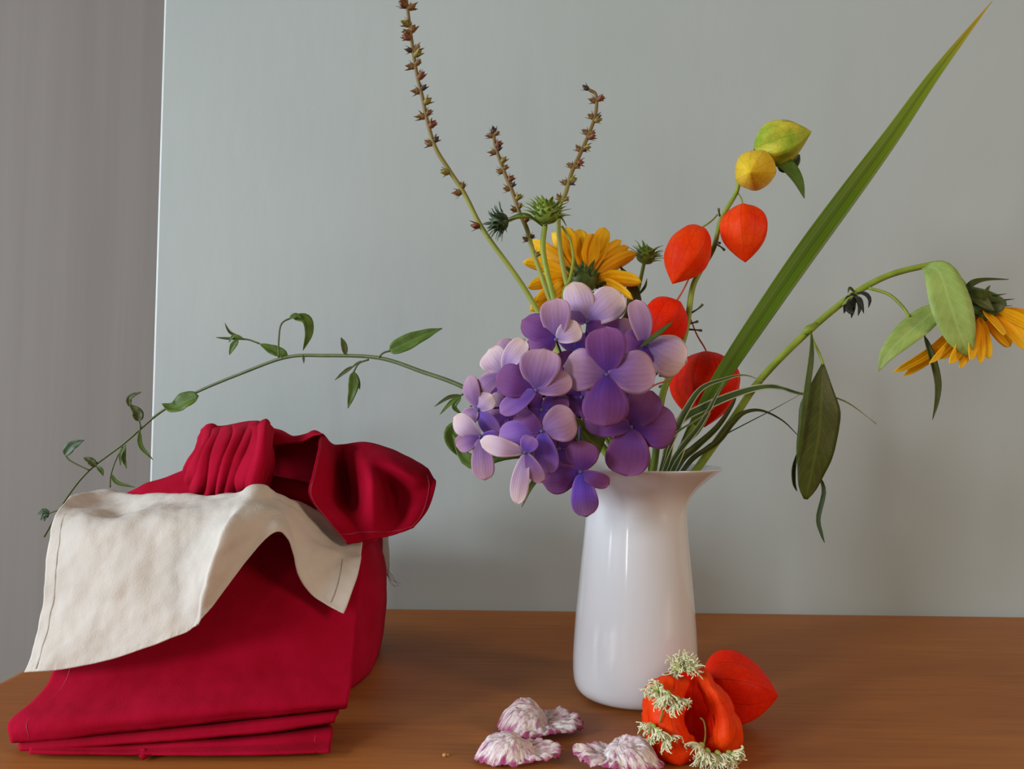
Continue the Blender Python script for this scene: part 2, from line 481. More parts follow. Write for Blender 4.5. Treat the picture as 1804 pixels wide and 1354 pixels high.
cr = MB()
for dx, dy, r in ((0, 0, 0.0011), (0.0014, 0.0006, 0.0008)):
    cr.lathe(c0 + Vector((dx, dy, 0)), (0, 0, 1), [(0, r * 0.6), (r * 0.5, r), (r * 1.2, r * 0.7), (r * 1.5, 0)], 7)
tag(cr.build('crumb', M['crumb'], origin=c0), 'tiny pale yellow crumb lying on the bare wooden table', 'crumb')

# ------------------------------------------------------------------ vase
VB = T(1114, 1216); VC = Vector((VB.x, 0.5, 0.0))
def vase():
    mb = MB(); q = 0.5 / FPX
    pr = [(0.0, 0.0), (0.0004, 0.026), (0.0016, 0.0315), (0.006, 0.0350), (0.014, 0.0361), (0.03, 0.0357), (0.05, 0.0342),
          (0.07, 0.0324), (0.088, 0.0305), (0.100, 0.0294), (0.107, 0.0292), (0.112, 0.0300), (0.117, 0.0325), (0.122, 0.0372), (0.127, 0.0432), (0.1305, 0.0478),
          (0.1322, 0.0496), (0.1328, 0.0494), (0.1322, 0.0480), (0.128, 0.0424), (0.122, 0.0352), (0.116, 0.0300), (0.109, 0.0272), (0.10, 0.0272),
          (0.08, 0.0290), (0.05, 0.0318), (0.02, 0.0335), (0.008, 0.0320), (0.005, 0.02), (0.005, 0.0)]
    mb.lathe(VC, (0, 0, 1), pr, 72)
    return mb
o = vase().build('vase', M['porcelain'], origin=VC, sub=1)
tag(o, 'glossy white porcelain vase with a flared rim holding the flowers', 'vase')
VASE_IN = [(0.005, 0.031), (0.02, 0.0328), (0.05, 0.0312), (0.08, 0.0284), (0.10, 0.0266), (0.109, 0.0264), (0.116, 0.0288), (0.122, 0.0338), (0.128, 0.0408), (0.1322, 0.0462)]
def invase(rim, low=0.02):
    """from a stem's place at the rim down through the neck to the vase floor, on its own side"""
    o = rim - VC; o.z = 0
    return [VC + o * 0.56 + Vector((0, 0, 0.110)), VC + o * 0.50 + Vector((0, 0, (0.110 + low) / 2)), VC + o * 0.52 + Vector((0, 0, low))]
PATHS = []       # stems and leaf blades that share the vase; laid side by side before they are built
def defer(pts, radius, build, free_z, ray_z, samples):
    """points below free_z may shift freely, those below ray_z only nearer or farther, the rest stay"""
    PATHS.append(dict(pts=pts, radius=radius, build=build, free_z=free_z, ray_z=ray_z, n=samples))
def settle():
    """shift the stems apart where they would run through each other, keeping them inside the vase"""
    import numpy as np
    X0, rad, pid, fix, ray, par = [], [], [], [], [], []
    for k, q in enumerate(PATHS):
        c = catmull(q['pts'], 500); acc = 1.0
        for i, p in enumerate(c):
            if i: acc += (p - c[i - 1]).length
            if acc < 0.0024 or p.z > 0.30: continue
            acc = 0.0
            X0.append(tuple(p)); pid.append(k); par.append(i / 499); rad.append(q['radius'](i / 499))
            away = Vector((p.x - VC.x, p.y - VC.y)).length > 0.062
            fix.append(p.z > q['ray_z'] or (away and q['ray_z'] < 0.9)); ray.append(p.z > q['free_z'] or away)
    X0 = np.array(X0); rad = np.array(rad); pid = np.array(pid); fix = np.array(fix); ray = np.array(ray) & ~fix; par = np.array(par)
    rd = X0 - np.array(CAM); rd /= np.linalg.norm(rd, axis=1)[:, None]
    d = np.zeros_like(X0); N = len(X0)
    same = np.concatenate([[False], pid[1:] == pid[:-1]])
    zt, rt = [a for a, b in VASE_IN], [b for a, b in VASE_IN]
    vc = np.array(VC)
    for it in range(320):
        X = X0 + d
        if it % 8 == 0:
            D = np.linalg.norm(X[:, None] - X[None], axis=2)
            I, J = np.nonzero((D < rad[:, None] + rad[None] + 0.007) & (pid[:, None] != pid[None]) & ~(fix[:, None] & fix[None]))
        df = X[I] - X[J]; dist = np.linalg.norm(df, axis=1) + 1e-9; need = rad[I] + rad[J] + 0.0010
        sh = np.where(fix[J], 1.0, 0.5)
        pen = np.maximum(0, need - dist)
        push = df / dist[:, None] * (pen * sh)[:, None]
        dep = (df * rd[I]).sum(1); lat2 = np.maximum(0, dist ** 2 - dep ** 2)
        want = np.sqrt(np.maximum(0, need ** 2 - lat2))
        sg = np.where(np.abs(dep) > 1e-5, np.sign(dep), np.where(pid[I] > pid[J], 1, -1))
        pr = rd[I] * (sg * np.maximum(0, want - np.abs(dep)) * sh)[:, None]
        push = np.where(ray[I][:, None], pr, push)
        tot = np.zeros_like(d); cnt = np.zeros(N)
        np.add.at(tot, I, push); np.add.at(cnt, I, (np.abs(push).sum(1) > 0).astype(float))
        d += 0.7 * tot / np.maximum(1, np.sqrt(cnt))[:, None]
        for _ in range(2):
            a = d.copy(); w = d.copy()
            m = same; a[m] = d[np.nonzero(m)[0] - 1]
            b = d.copy(); mi = np.nonzero(same)[0]; b[mi - 1] = d[mi]
            d = 0.6 * w + 0.2 * a + 0.2 * b
        d[fix] = 0
        d[ray] = rd[ray] * (d[ray] * rd[ray]).sum(1)[:, None]
        X = X0 + d; inz = (X[:, 2] < 0.1322) & (np.linalg.norm(X0[:, :2] - vc[:2], axis=1) < 0.06)
        rel = X[:, :2] - vc[:2]; rr = np.linalg.norm(rel, axis=1) + 1e-9
        lim = np.interp(X[:, 2], zt, rt) - rad - 0.0005
        over = inz & (rr > lim)
        d[over, :2] -= rel[over] * (1 - lim[over] / rr[over])[:, None]
    for k, q in enumerate(PATHS):
        m = pid == k; n = q['n']; c = catmull(q['pts'], n)
        for i in range(n):
            t = i / (n - 1)
            if m.any() and par[m].min() <= t <= par[m].max():
                c[i] = c[i] + Vector([float(np.interp(t, par[m], d[m][:, x])) for x in range(3)])
        q['build'](c)

# ------------------------------------------------------------------ cloth
def patch(ctrl, nu, nv, disp=None):
    """bicubic surface through rows of (px, py, depth) or Vectors"""
    rows = [[P(*c) if isinstance(c, tuple) else c for c in r] for r in ctrl]
    dense = [catmull(r, nu) for r in rows]
    cols = [catmull([r[j] for r in dense], nv) for j in range(nu)]
    g = [[cols[j][i] for j in range(nu)] for i in range(nv)]
    if disp:
        h = []
        for i in range(nv):
            hr = []
            for j in range(nu):
                a = g[min(i + 1, nv - 1)][j] - g[max(i - 1, 0)][j]; b = g[i][min(j + 1, nu - 1)] - g[i][max(j - 1, 0)]
                n = b.cross(a)
                n = n.normalized() if n.length > 1e-12 else Vector((0, -1, 0))
                hr.append(g[i][j] + n * disp(g[i][j], j / (nu - 1), i / (nv - 1)))
            h.append(hr)
        g = h
    for r in g:
        for p in r: p.z = max(p.z, 0.0006)
    return g
def crumple(p, a): return a * (0.5 - 1.6 * abs(noise.noise(p * 75))) + 0.4 * a * (0.5 - 1.6 * abs(noise.noise(p * 170 + Vector((7, 3, 1)))))
def fbm(p, f): return noise.noise(p * f) + 0.5 * noise.noise(p * f * 2.1)

BASE = Vector((-0.16, 0.552, 0.0))
bundle = thing('cloth_wrapped_bundle', 'box bundle wrapped in crimson cotton cloth tied in a big knot on top', 'bundle', BASE)
# wrapped body: rounded box with creases running up to the knot
def body():
    mb = MB(); rows = []
    hx, hy, hz = 0.077, 0.078, 0.0885; nv, nu = 40, 96
    for i in range(nv):
        v = i / (nv - 1)
        if v < 0.62: z = hz * 0.93 * (v / 0.62); sc = 0.93 + 0.07 * math.sin(math.pi * min(1, v / 0.62 * 0.9 + 0.1))
        else:
            k = (v - 0.62) / 0.38; sc = math.cos(k * math.pi / 2) ** 0.75; z = hz * 0.93 + 0.012 * math.sin(k * math.pi / 2)
        row = []
        for j in range(nu):
            a = 2 * math.pi * j / nu
            ca, sa = math.cos(a), math.sin(a); e = 0.5
            x = math.copysign(abs(ca) ** e, ca) * hx; y = math.copysign(abs(sa) ** e, sa) * hy
            p = Vector((x * sc, y * sc, z))
            fold = 0.0022 * math.sin(9 * a + 5 * v + 1.5 * noise.noise(Vector((ca * 2, sa * 2, v * 3)))) * min(1, v * 2.5) * sc
            d = Vector((x, y, 0)).normalized()
            p += d * (fold + 0.003 * fbm(p + Vector((3, 1, 0)), 22))
            p.z = max(0.0006, p.z)
            row.append(BASE + p)
        rows.append(row)
    mb.grid(rows, closed=True); mb.f.append(tuple(reversed(range(nu))))
    return mb
body().build('wrapped_body', M['red'], bundle)

def cloth_part(name, ctrl, nu, nv, mat, parent, disp=None, solid=0.0009):
    g = patch(ctrl, nu, nv, disp); mb = MB(); mb.grid(g)
    return mb.build(name, mat, parent, solid=solid), g
small = lambda p, u, v: 0.0006 * fbm(p, 70)
# pleated knot band
def pleat(p, u, v):
    ph = (u + 0.30 * v) * 25.0 + 3.0 * noise.noise(Vector((u * 4, v * 2.2, 3.1)))
    amp = 0.0021 * (0.6 + 0.6 * noise.noise(Vector((u * 7, v * 1.5, 0.7)))) * max(0.0, min(1, (v - 0.24) * 3.5))
    return amp * (1 - abs(math.sin(ph)) ** 0.7 * 2) + 0.0005 * fbm(p, 60)
kb = [[(350, 800, .560), (362, 785, .565), (388, 782, .57), (420, 776, .57), (455, 772, .57), (484, 780, .56)],
      [(350, 768, .535), (362, 752, .54), (388, 752, .54), (420, 746, .535), (455, 743, .53), (482, 756, .53)],
      [(343, 792, .515), (362, 775, .505), (392, 764, .50), (428, 758, .496), (460, 757, .496), (480, 775, .503)],
      [(329, 822, .510), (348, 815, .489), (380, 808, .481), (415, 805, .477), (455, 806, .48), (481, 812, .495)],
      [(327, 848, .515), (345, 858, .491), (375, 865, .484), (410, 869, .481), (445, 872, .484), (472, 860, .498)],
      [(335, 878, .530), (352, 886, .514), (380, 890, .508), (412, 891, .505), (445, 889, .508), (468, 882, .513)]]
cloth_part('knot', kb, 150, 60, M['red'], bundle, pleat)
# little ear behind the knot on the left
ear = [[(352, 792, .535), (362, 790, .525), (385, 788, .525), (398, 790, .535)],
       [(353, 765, .535), (362, 762, .522), (380, 762, .522), (395, 770, .535)],
       [(356, 756, .54), (365, 748, .53), (378, 748, .53), (392, 760, .54)],
       [(358, 770, .555), (366, 762, .555), (380, 762, .555), (392, 772, .555)]]
cloth_part('knot_end', ear, 16, 16, M['red'], bundle, small)
# front fold that crosses the knot
ff = [[(440, 752, .500), (452, 744, .492), (470, 745, .49), (482, 756, .500)],
      [(432, 790, .484), (448, 778, .473), (466, 775, .471), (478, 786, .487)],
      [(414, 828, .478), (440, 815, .466), (464, 812, .468), (477, 820, .488)],
      [(412, 858, .480), (430, 856, .468), (452, 860, .470), (466, 858, .490)],
      [(420, 885, .495), (434, 886, .486), (450, 886, .486), (460, 882, .500)]]
_, gk = cloth_part('knot_fold', ff, 40, 40, M['red'], bundle, lambda p, u, v: 0.0022 * (1 - abs(u - 0.30) * 5 if abs(u - 0.30) < 0.2 else 0) - 0.0022 * (1 - abs(u - 0.62) * 6 if abs(u - 0.62) < 0.166 else 0) + 0.0006 * fbm(p, 60))
KF = [c for c in bundle.children if c.name.startswith('knot_fold')][0]
# strap from the left corner up to the knot
sl = [[(215, 880, .545), (260, 860, .54), (300, 846, .53), (345, 830, .525)],
      [(222, 872, .525), (262, 853, .52), (300, 840, .515), (345, 822, .512)],
      [(240, 880, .510), (275, 868, .507), (305, 860, .505), (345, 850, .503)],
      [(260, 888, .514), (285, 883, .511), (310, 879, .508), (345, 876, .505)],
      [(260, 893, .53), (285, 889, .53), (310, 885, .53), (345, 882, .53)]]
cloth_part('knot_strap', sl, 26, 24, M['red'], bundle, lambda p, u, v: 0.0009 * math.sin(v * 16) + 0.0005 * fbm(p, 60))
# strap under the loop, on the right of the knot
sr = [[(455, 842, .535), (490, 845, .535), (525, 850, .535), (570, 862, .54)],
      [(455, 836, .515), (490, 842, .512), (525, 848, .512), (570, 862, .52)],
      [(455, 858, .502), (490, 862, .500), (525, 868, .502), (570, 885, .51)],
      [(455, 878, .503), (490, 881, .504), (525, 887, .508), (570, 904, .514)]]
cloth_part('knot_strap', sr, 24, 18, M['red'], bundle, lambda p, u, v: 0.0007 * math.sin(v * 13) + 0.0005 * fbm(p, 60))
# loop: roof and deep back of the dark hollow
lp = [[(470, 786, .497), (495, 782, .494), (516, 780, .492), (534, 777, .488), (550, 768, .482), (566, 764, .480)],
      [(470, 766, .500), (495, 763, .500), (516, 770, .500), (536, 767, .497), (554, 759, .495), (572, 768, .497)],
      [(470, 752, .515), (495, 762, .520), (516, 771, .522), (538, 768, .522), (562, 766, .522), (586, 788, .522)],
      [(470, 790, .555), (495, 790, .56), (516, 792, .56), (540, 792, .56), (566, 795, .56), (592, 810, .555)],
      [(465, 900, .545), (495, 902, .55), (520, 905, .55), (545, 908, .55), (572, 912, .55), (596, 915, .545)]]
cloth_part('knot_loop', lp, 36, 36, M['red'], bundle, small)
# big tail corner on the right
tl = [[(566, 800, .535), (590, 815, .545), (612, 815, .55), (645, 812, .55), (690, 820, .55), (733, 835, .54), (748, 845, .53)],
      [(564, 763, .498), (584, 782, .508), (602, 783, .515), (642, 779, .515), (692, 793, .515), (736, 815, .508), (751, 826, .503)],
      [(561, 792, .478), (582, 802, .492), (601, 806, .509), (640, 804, .490), (686, 817, .484), (732, 838, .484), (763, 843, .494)],
      [(552, 832, .471), (580, 838, .486), (609, 843, .511), (652, 838, .474), (692, 860, .494), (732, 868, .486), (768, 853, .490)],
      [(544, 871, .470), (580, 880, .481), (622, 884, .503), (654, 868, .468), (692, 895, .489), (729, 899, .482), (757, 889, .486)],
      [(573, 912, .470), (600, 915, .472), (628, 912, .480), (656, 914, .469), (692, 922, .482), (722, 921, .480), (743, 912, .484)],
      [(613, 959, .470), (622, 957, .471), (637, 954, .472), (657, 950, .472), (682, 945, .476), (706, 938, .478), (728, 930, .481)]]
_, gt = cloth_part('knot_tail', tl, 70, 64, M['red'], bundle, lambda p, u, v: 0.0006 * fbm(p, 55))
def stitch(g, path, mat, parent, r=0.00035, lift=0.0006):
    """raised thread along (i, j) fractions of a cloth grid"""
    pts = []
    nv, nu = len(g), len(g[0])
    for a, b in path:
        i = min(nv - 1, max(0, round(a * (nv - 1)))); j = min(nu - 1, max(0, round(b * (nu - 1))))
        p = g[i][j]; pts.append(p + (CAM - p).normalized() * lift)
    return MB().tube(pts, r, n=len(pts) * 2, seg=5).build('stitching', mat, parent)
stitch(gk, [(0.05 + 0.6 * k / 16, 0.97) for k in range(17)], M['thread_red'], KF, 0.0004)
stitch(gt, [(0.30 + 0.68 * k / 20, 0.945) for k in range(21)], M['thread_red'], bundle.children[-1])
stitch(gt, [(0.94, 0.03 + 0.95 * k / 20) for k in range(21)], M['thread_red'], bundle.children[-1])
stitch(gt, [(0.18 + 0.8 * k / 24, 0.012) for k in range(25)], M['thread_red'], bundle.children[-1], 0.0005)

# accordion-folded crimson napkin hanging down the front of the bundle
RB = T(300, 1322)
def redrow(*c): return list(c)
rn = [redrow((140, 942, .475), (255, 942, .474), (380, 944, .474), (505, 946, .475), (640, 972, .480)),
      redrow((128, 978, .460), (248, 978, .457), (378, 982, .457), (505, 990, .458), (640, 1015, .467)),
      redrow((115, 1060, .445), (240, 1060, .443), (374, 1060, .443), (502, 1060, .444), (632, 1065, .455)),
      redrow((93, 1185, .430), (230, 1172, .429), (365, 1162, .429), (495, 1156, .432), (624, 1152, .441)),
      redrow((58, 1238, .419), (195, 1226, .417), (342, 1212, .417), (482, 1202, .421), (620, 1200, .431)),
      redrow((17, 1272, .408), (168, 1262, .406), (323, 1250, .406), (470, 1238, .412), (614, 1230, .424)),
      redrow((18, 1296, .4045), (170, 1283, .4045), (325, 1268, .406), (470, 1254, .412), (612, 1241, .424)),
      redrow((26, 1306, .409), (175, 1292, .410), (328, 1276, .412), (470, 1261, .418), (608, 1246, .430)),
      redrow((60, 1284, .436), (200, 1277, .437), (340, 1266, .440), (470, 1256, .446), (598, 1245, .452)),
      redrow((40, 1303, .412), (176, 1294, .411), (328, 1281, .412), (470, 1266, .417), (597, 1252, .428)),
      redrow((32, 1315, .4025), (176, 1304, .4035), (328, 1292, .405), (470, 1278, .411), (592, 1262, .422)),
      redrow((44, 1319, .4035), (182, 1312, .405), (330, 1301, .407), (470, 1289, .413), (588, 1272, .424)),
      redrow((90, 1300, .430), (212, 1296, .433), (342, 1288, .437), (470, 1280, .442), (578, 1270, .448)),
      redrow((60, 1314, .4045), (186, 1313, .406), (332, 1306, .407), (470, 1297, .412), (586, 1283, .420)),
      redrow((52, 1321, .4005), (186, 1321, .4005), (332, 1317, .402), (470, 1313, .406), (584, 1305, .412)),
      redrow((56, 1323, .4005), (188, 1326, .3990), (333, 1328, .399), (470, 1327, .4005), (580, 1324, .404)),
      [T(90, 1295), T(212, 1296), T(342, 1296), T(470, 1296), T(572, 1296)]]
red_napkin = thing('folded_napkin', 'crimson cotton napkin hanging in pleats to the table under the white one', 'napkin', RB)
g = patch(rn, 90, 150, lambda p, u, v: (0.0012 * fbm(p, 30) + 0.0005 * fbm(p, 90)) * (1 if v < 0.42 else 0.35))
mb = MB(); mb.grid(g); rc = mb.build('cloth', M['red'], red_napkin, solid=0.0011)
stitch(g, [(0.02 + 0.38 * k / 30, 0.055) for k in range(31)], M['thread_red'], rc, 0.00025)
stitch(g, [(0.80 + 0.11 * k / 10, 0.93) for k in range(11)], M['thread_red'], rc, 0.0002)
kp = P(252, 1328, .399)
kp.z = max(kp.z, 0.002)
MB().lathe(kp + Vector((0, 0.001, -0.0015)), (0.2, -0.3, 1), [(0, 0.0006), (0.0008, 0.0026), (0.002, 0.0030), (0.0032, 0.0016), (0.0038, 0.0)], 9,
           ridge=lambda a, v: 1 + 0.35 * math.sin(3 * a + 4 * v)).build('loose_fold', M['red'], red_napkin)

# cream napkin draped over the front
wn = [[(150, 884, .522), (200, 892, .540), (250, 910, .518), (318, 912, .506), (390, 914, .494), (432, 914, .490), (462, 914, .490), (496, 914, .500), (540, 920, .505), (590, 926, .508), (640, 950, .512)],
      [(128, 871, .492), (186, 860, .520), (246, 876, .496), (316, 871, .484), (386, 873, .469), (430, 869, .459), (458, 863, .454), (492, 873, .474), (535, 884, .482), (585, 908, .486), (640, 938, .492)],
      [(112, 888, .468), (162, 897, .480), (214, 909, .474), (290, 889, .465), (368, 881, .455), (416, 880, .445), (444, 880, .439), (489, 884, .458), (530, 903, .471), (580, 934, .479), (638, 962, .479)],
      [(94, 918, .450), (150, 918, .446), (210, 922, .441), (290, 914, .437), (358, 914, .432), (396, 916, .422), (411, 912, .416), (486, 899, .441), (522, 936, .455), (570, 968, .461), (636, 984, .464)],
      [(79, 990, .439), (140, 986, .431), (210, 985, .427), (280, 985, .425), (338, 984, .421), (374, 978, .411), (390, 966, .407), (485, 910, .436), (521, 962, .447), (566, 1002, .452), (630, 1014, .454)],
      [(70, 1075, .431), (130, 1073, .426), (200, 1067, .421), (270, 1057, .418), (324, 1046, .415), (358, 1037, .408), (376, 1020, .406), (484, 922, .432), (522, 987, .442), (562, 1028, .447), (619, 1045, .447)],
      [(60, 1145, .424), (117, 1142, .419), (190, 1130, .416), (262, 1112, .413), (315, 1094, .411), (346, 1083, .407), (368, 1060, .406), (484, 930, .430), (523, 1002, .440), (556, 1043, .444), (611, 1068, .443)],
      [(44, 1184, .420), (108, 1179, .416), (183, 1164, .412), (253, 1143, .410), (306, 1122, .409), (337, 1106, .407), (368, 1075, .406), (483, 938, .429), (523, 1012, .438), (552, 1051, .442), (605, 1081, .440)]]
WB = T(150, 1290)
white = thing('draped_napkin', 'cream linen napkin with stitched hem draped over the front of the red bundle', 'napkin', Vector((WB.x, 0.43, 0.0)))
def linen(p, u, v):
    h = 0.0026 * noise.noise(p * 17 + Vector((5, 2, 1))) + 0.0018 * fbm(p, 38) + 0.0007 * fbm(p, 95)
    if v > 0.93 and u < 0.62: h += 0.00035 * math.sin(u * 330) * noise.noise(Vector((u * 40, 0, 0)))
    return h
g = patch(wn, 240, 100, linen)
mb = MB(); mb.grid(g); wc = mb.build('cloth', M['cream'], white, solid=0.0009)
stitch(g, [(0.36 + 0.62 * k / 30, 0.030) for k in range(31)], M['thread_grey'], wc, 0.0003)
stitch(g, [(0.945, 0.01 + 0.55 * k / 40) for k in range(41)], M['cream'], wc, 0.0002, 0.0003)
stitch(g, [(0.45 + 0.45 * k / 20, 0.955) for k in range(21)], M['thread_grey'], wc, 0.00025)
wb2 = [[(668, 900, .604), (674, 905, .616), (680, 915, .626), (682, 925, .634)],
       [(672, 950, .604), (678, 955, .616), (683, 960, .626), (684, 965, .634)],
       [(673, 985, .604), (679, 990, .616), (684, 995, .626), (685, 1000, .634)],
       [(672, 1005, .604), (678, 1008, .616), (682, 1012, .626), (683, 1015, .634)]]
cloth_part('hanging_corner', wb2, 14, 16, M['cream'], white, small)
mb = MB()
for k in range(5):
    a = P(681, 1002 + 2 * k, .620 + .003 * k)
    mb.tube([a, a + Vector((0.004, 0, -0.004 - 0.001 * k)), a + Vector((0.007 + 0.002 * (k % 3), 0, -0.009 - 0.002 * (k % 2)))], [0.00025, 0.0001], seg=4)
mb.build('frayed_threads', M['cream'], white)

# ------------------------------------------------------------------ plant helpers
rng = random.Random(7)
TOCAM = Vector((0, -1, 0.05))
def mainstem(parent, mat, pts, r, ray_z=0.235, free_z=0.15):
    """a stem that stands in the vase: pts end at its place in the rim"""
    v = [P(*p) if isinstance(p, tuple) else p for p in pts]
    v = v + invase(v[-1])
    rr = r if isinstance(r, list) else [r, r]
    n = len(v) * 9
    defer(v, lambda t: lerp_list(rr, t), lambda c: MB().tube(c, rr, n=n, seg=9).build('stem', mat, parent), free_z, ray_z, n)
def stemtube(parent, mat, pts, r, name='stem', seg=9):
    v = [P(*p) if isinstance(p, tuple) else p for p in pts]
    return MB().tube(v, r, n=len(v) * 6, seg=seg).build(name, mat, parent)
def leafpart(parent, mat, pts, wpx, normal=TOCAM, prof=LANCE, fold=0.25, cup=0.0, wave=0.0, twist=0.0, name='leaf', n=16, m=6, solid=0.00035, petiole=None, pmat=None, pr=0.0005):
    v = [P(*p) if isinstance(p, tuple) else p for p in pts]
    w = wpx * mpp(sum(p.y for p in v) / len(v))
    mb = MB().blade(v, w, normal, prof, fold, cup, wave, twist=twist, n=n, m=m, seed=rng.random() * 6)
    o = mb.build(name, mat, parent, solid=solid)
    if petiole:
        MB().tube([P(*p) for p in petiole], pr, seg=6).build('leaf_stalk', pmat or mat, o)
    return o

# ------------------------------------------------------------------ hydrangea
HB = VC + Vector((0, 0, 0.02))
hyd = thing('hydrangea_flower', 'purple and mauve hydrangea head with four-petalled florets at the vase front', 'flower', HB)
HEAD = P(1020, 705, .492)
mainstem(hyd, M['stem'], [HEAD, P(1050, 772, .492), P(1080, 815, .492)], [0.0026, 0.0026, 0.0024], 0.165, 0.165)
FL = [  # centre px, py, depth, [(tip px, py, width px)], materials
    ((1069, 660, .424), [(1066, 575, 74), (992, 645, 78), (1156, 653, 80), (1065, 752, 84)], ['hyd_violet', 'hyd_mauve', 'hyd_mauve', 'hyd_violet'], 0.15),
    ((945, 687, .424), [(875, 660, 60), (958, 613, 74), (1008, 668, 44), (881, 727, 36)], ['hyd_violet', 'hyd_mauve', 'hyd_mauve', 'hyd_blue'], 0.35),
    ((955, 759, .430), [(878, 772, 56), (1015, 735, 68), (908, 728, 40), (967, 835, 46)], ['hyd_blue', 'hyd_mauve', 'hyd_violet', 'hyd_blue'], 0.35),
    ((1111, 752, .442), [(1148, 688, 62), (1193, 752, 78), (1101, 838, 80), (1030, 738, 52)], ['hyd_violet', 'hyd_violet', 'hyd_violet', 'hyd_violet'], 0.15),
    ((1135, 609, .450), [(1119, 528, 42), (1208, 640, 80), (1096, 600, 46), (1140, 668, 54)], ['hyd_mauve', 'hyd_pale', 'hyd_violet', 'hyd_violet'], 0.3),
    ((1035, 568, .456), [(1009, 495, 54), (1095, 515, 66), (980, 543, 40), (1062, 590, 36)], ['hyd_pale', 'hyd_pale', 'hyd_mauve', 'hyd_violet'], 0.3),
    ((980, 599, .444), [(979, 526, 56), (920, 562, 50), (928, 620, 48), (1023, 576, 44)], ['hyd_mauve', 'hyd_violet', 'hyd_violet', 'hyd_pale'], 0.35),
    ((888, 657, .450), [(860, 617, 54), (926, 598, 40), (832, 697, 36), (915, 690, 40)], ['hyd_pale', 'hyd_pale', 'hyd_mauve', 'hyd_violet'], 0.4),
    ((844, 721, .452), [(824, 661, 34), (876, 768, 36), (868, 696, 38), (818, 742, 34)], ['hyd_mauve', 'hyd_blue', 'hyd_pale', 'hyd_mauve'], 0.45),
    ((848, 769, .444), [(799, 735, 40), (803, 786, 34), (855, 845, 44), (882, 778, 36)], ['hyd_pale', 'hyd_mauve', 'hyd_mauve', 'hyd_blue'], 0.35),
    ((926, 796, .424), [(846, 776, 36), (911, 887, 34), (954, 850, 30), (938, 768, 34)], ['hyd_pale', 'hyd_pale', 'hyd_mauve', 'hyd_blue'], 0.4),
    ((1023, 830, .436), [(955, 850, 56), (1028, 777, 60), (1074, 852, 30), (1034, 911, 50)], ['hyd_violet', 'hyd_violet', 'hyd_violet', 'hyd_blue'], 0.35),
    ((1012, 620, .456), [(998, 575, 46), (1050, 600, 46), (985, 655, 46), (1030, 660, 46)], ['hyd_blue', 'hyd_blue', 'hyd_violet', 'hyd_violet'], 0.2),
    ((893, 728, .470), [(860, 700, 44), (925, 705, 44), (865, 765, 44), (925, 755, 44)], ['hyd_mauve', 'hyd_violet', 'hyd_violet', 'hyd_violet'], 0.2),
    ((905, 640, .478), [(880, 600, 44), (940, 610, 44), (870, 670, 44), (935, 670, 44)], ['hyd_mauve', 'hyd_violet', 'hyd_mauve', 'hyd_violet'], 0.2),
    ((955, 722, .470), [(920, 690, 46), (1000, 700, 46), (915, 755, 46), (990, 765, 46)], ['hyd_violet'] * 4, 0.15),
    ((1025, 700, .474), [(995, 665, 46), (1060, 680, 46), (990, 735, 46), (1055, 740, 46)], ['hyd_violet'] * 4, 0.15),
    ((880, 690, .476), [(845, 665, 44), (915, 670, 44), (850, 720, 44), (910, 725, 44)], ['hyd_mauve', 'hyd_violet', 'hyd_violet', 'hyd_violet'], 0.2),
    ((1085, 690, .468), [(1050, 670, 46), (1125, 670, 46), (1050, 725, 46), (1115, 725, 46)], ['hyd_violet'] * 4, 0.1),
    ((985, 790, .450), [(950, 770, 42), (1015, 775, 42), (960, 825, 42), (1010, 830, 42)], ['hyd_violet'] * 4, 0.15),
    ((1080, 600, .475), [(1060, 545, 48), (1120, 570, 48), (1050, 650, 48), (1120, 650, 48)], ['hyd_violet', 'hyd_mauve', 'hyd_violet', 'hyd_violet'], 0.2),
]
for c, tips, mats, tilt in FL:
    cp = P(*c)
    n = ((cp - HEAD).normalized() * tilt + (CAM - cp).normalized() * (1 - tilt)).normalized()
    fm = MB().tube([cp - n * 0.0005, cp.lerp(HEAD, 0.35) - n * 0.004, HEAD + (cp - HEAD) * 0.12], [0.0006, 0.0008, 0.0012], seg=6)
    fm.lathe(cp - n * 0.0008, n, [(0, 0.0004), (0.0008, 0.0013), (0.0018, 0.0014), (0.0028, 0.0008), (0.003, 0.0)], 8)
    fo = fm.build('floret', M['pedicel'], hyd)
    for k, ((tx, ty, wp), mn) in enumerate(zip(tips, mats)):
        tip = ray_plane(tx, ty, cp, n)
        if tip is None or abs(tip.y - cp.y) > 0.022:
            dy = 0.0 if tip is None else max(-0.022, min(0.022, tip.y - cp.y))
            tip = P(tx, ty, cp.y + dy)
        L = (tip - cp).length
        lift = 0.10 + 0.10 * rng.random()
        mid = cp.lerp(tip, 0.5) + n * L * lift
        tip2 = tip + n * L * (rng.random() - 0.6) * 0.12
        start = cp + (tip - cp) * 0.02 + n * (0.0006 + 0.0003 * k)
        w = wp * mpp(cp.y) * 1.16
        MB().blade([start, mid, tip2], w, n, PETAL, fold=-0.14, cup=0.30 * (rng.random() - 0.25), wave=0.035, wf=1.3, n=18, m=12, seed=rng.random() * 6).build('petal', M[mn], fo, solid=0.0003)
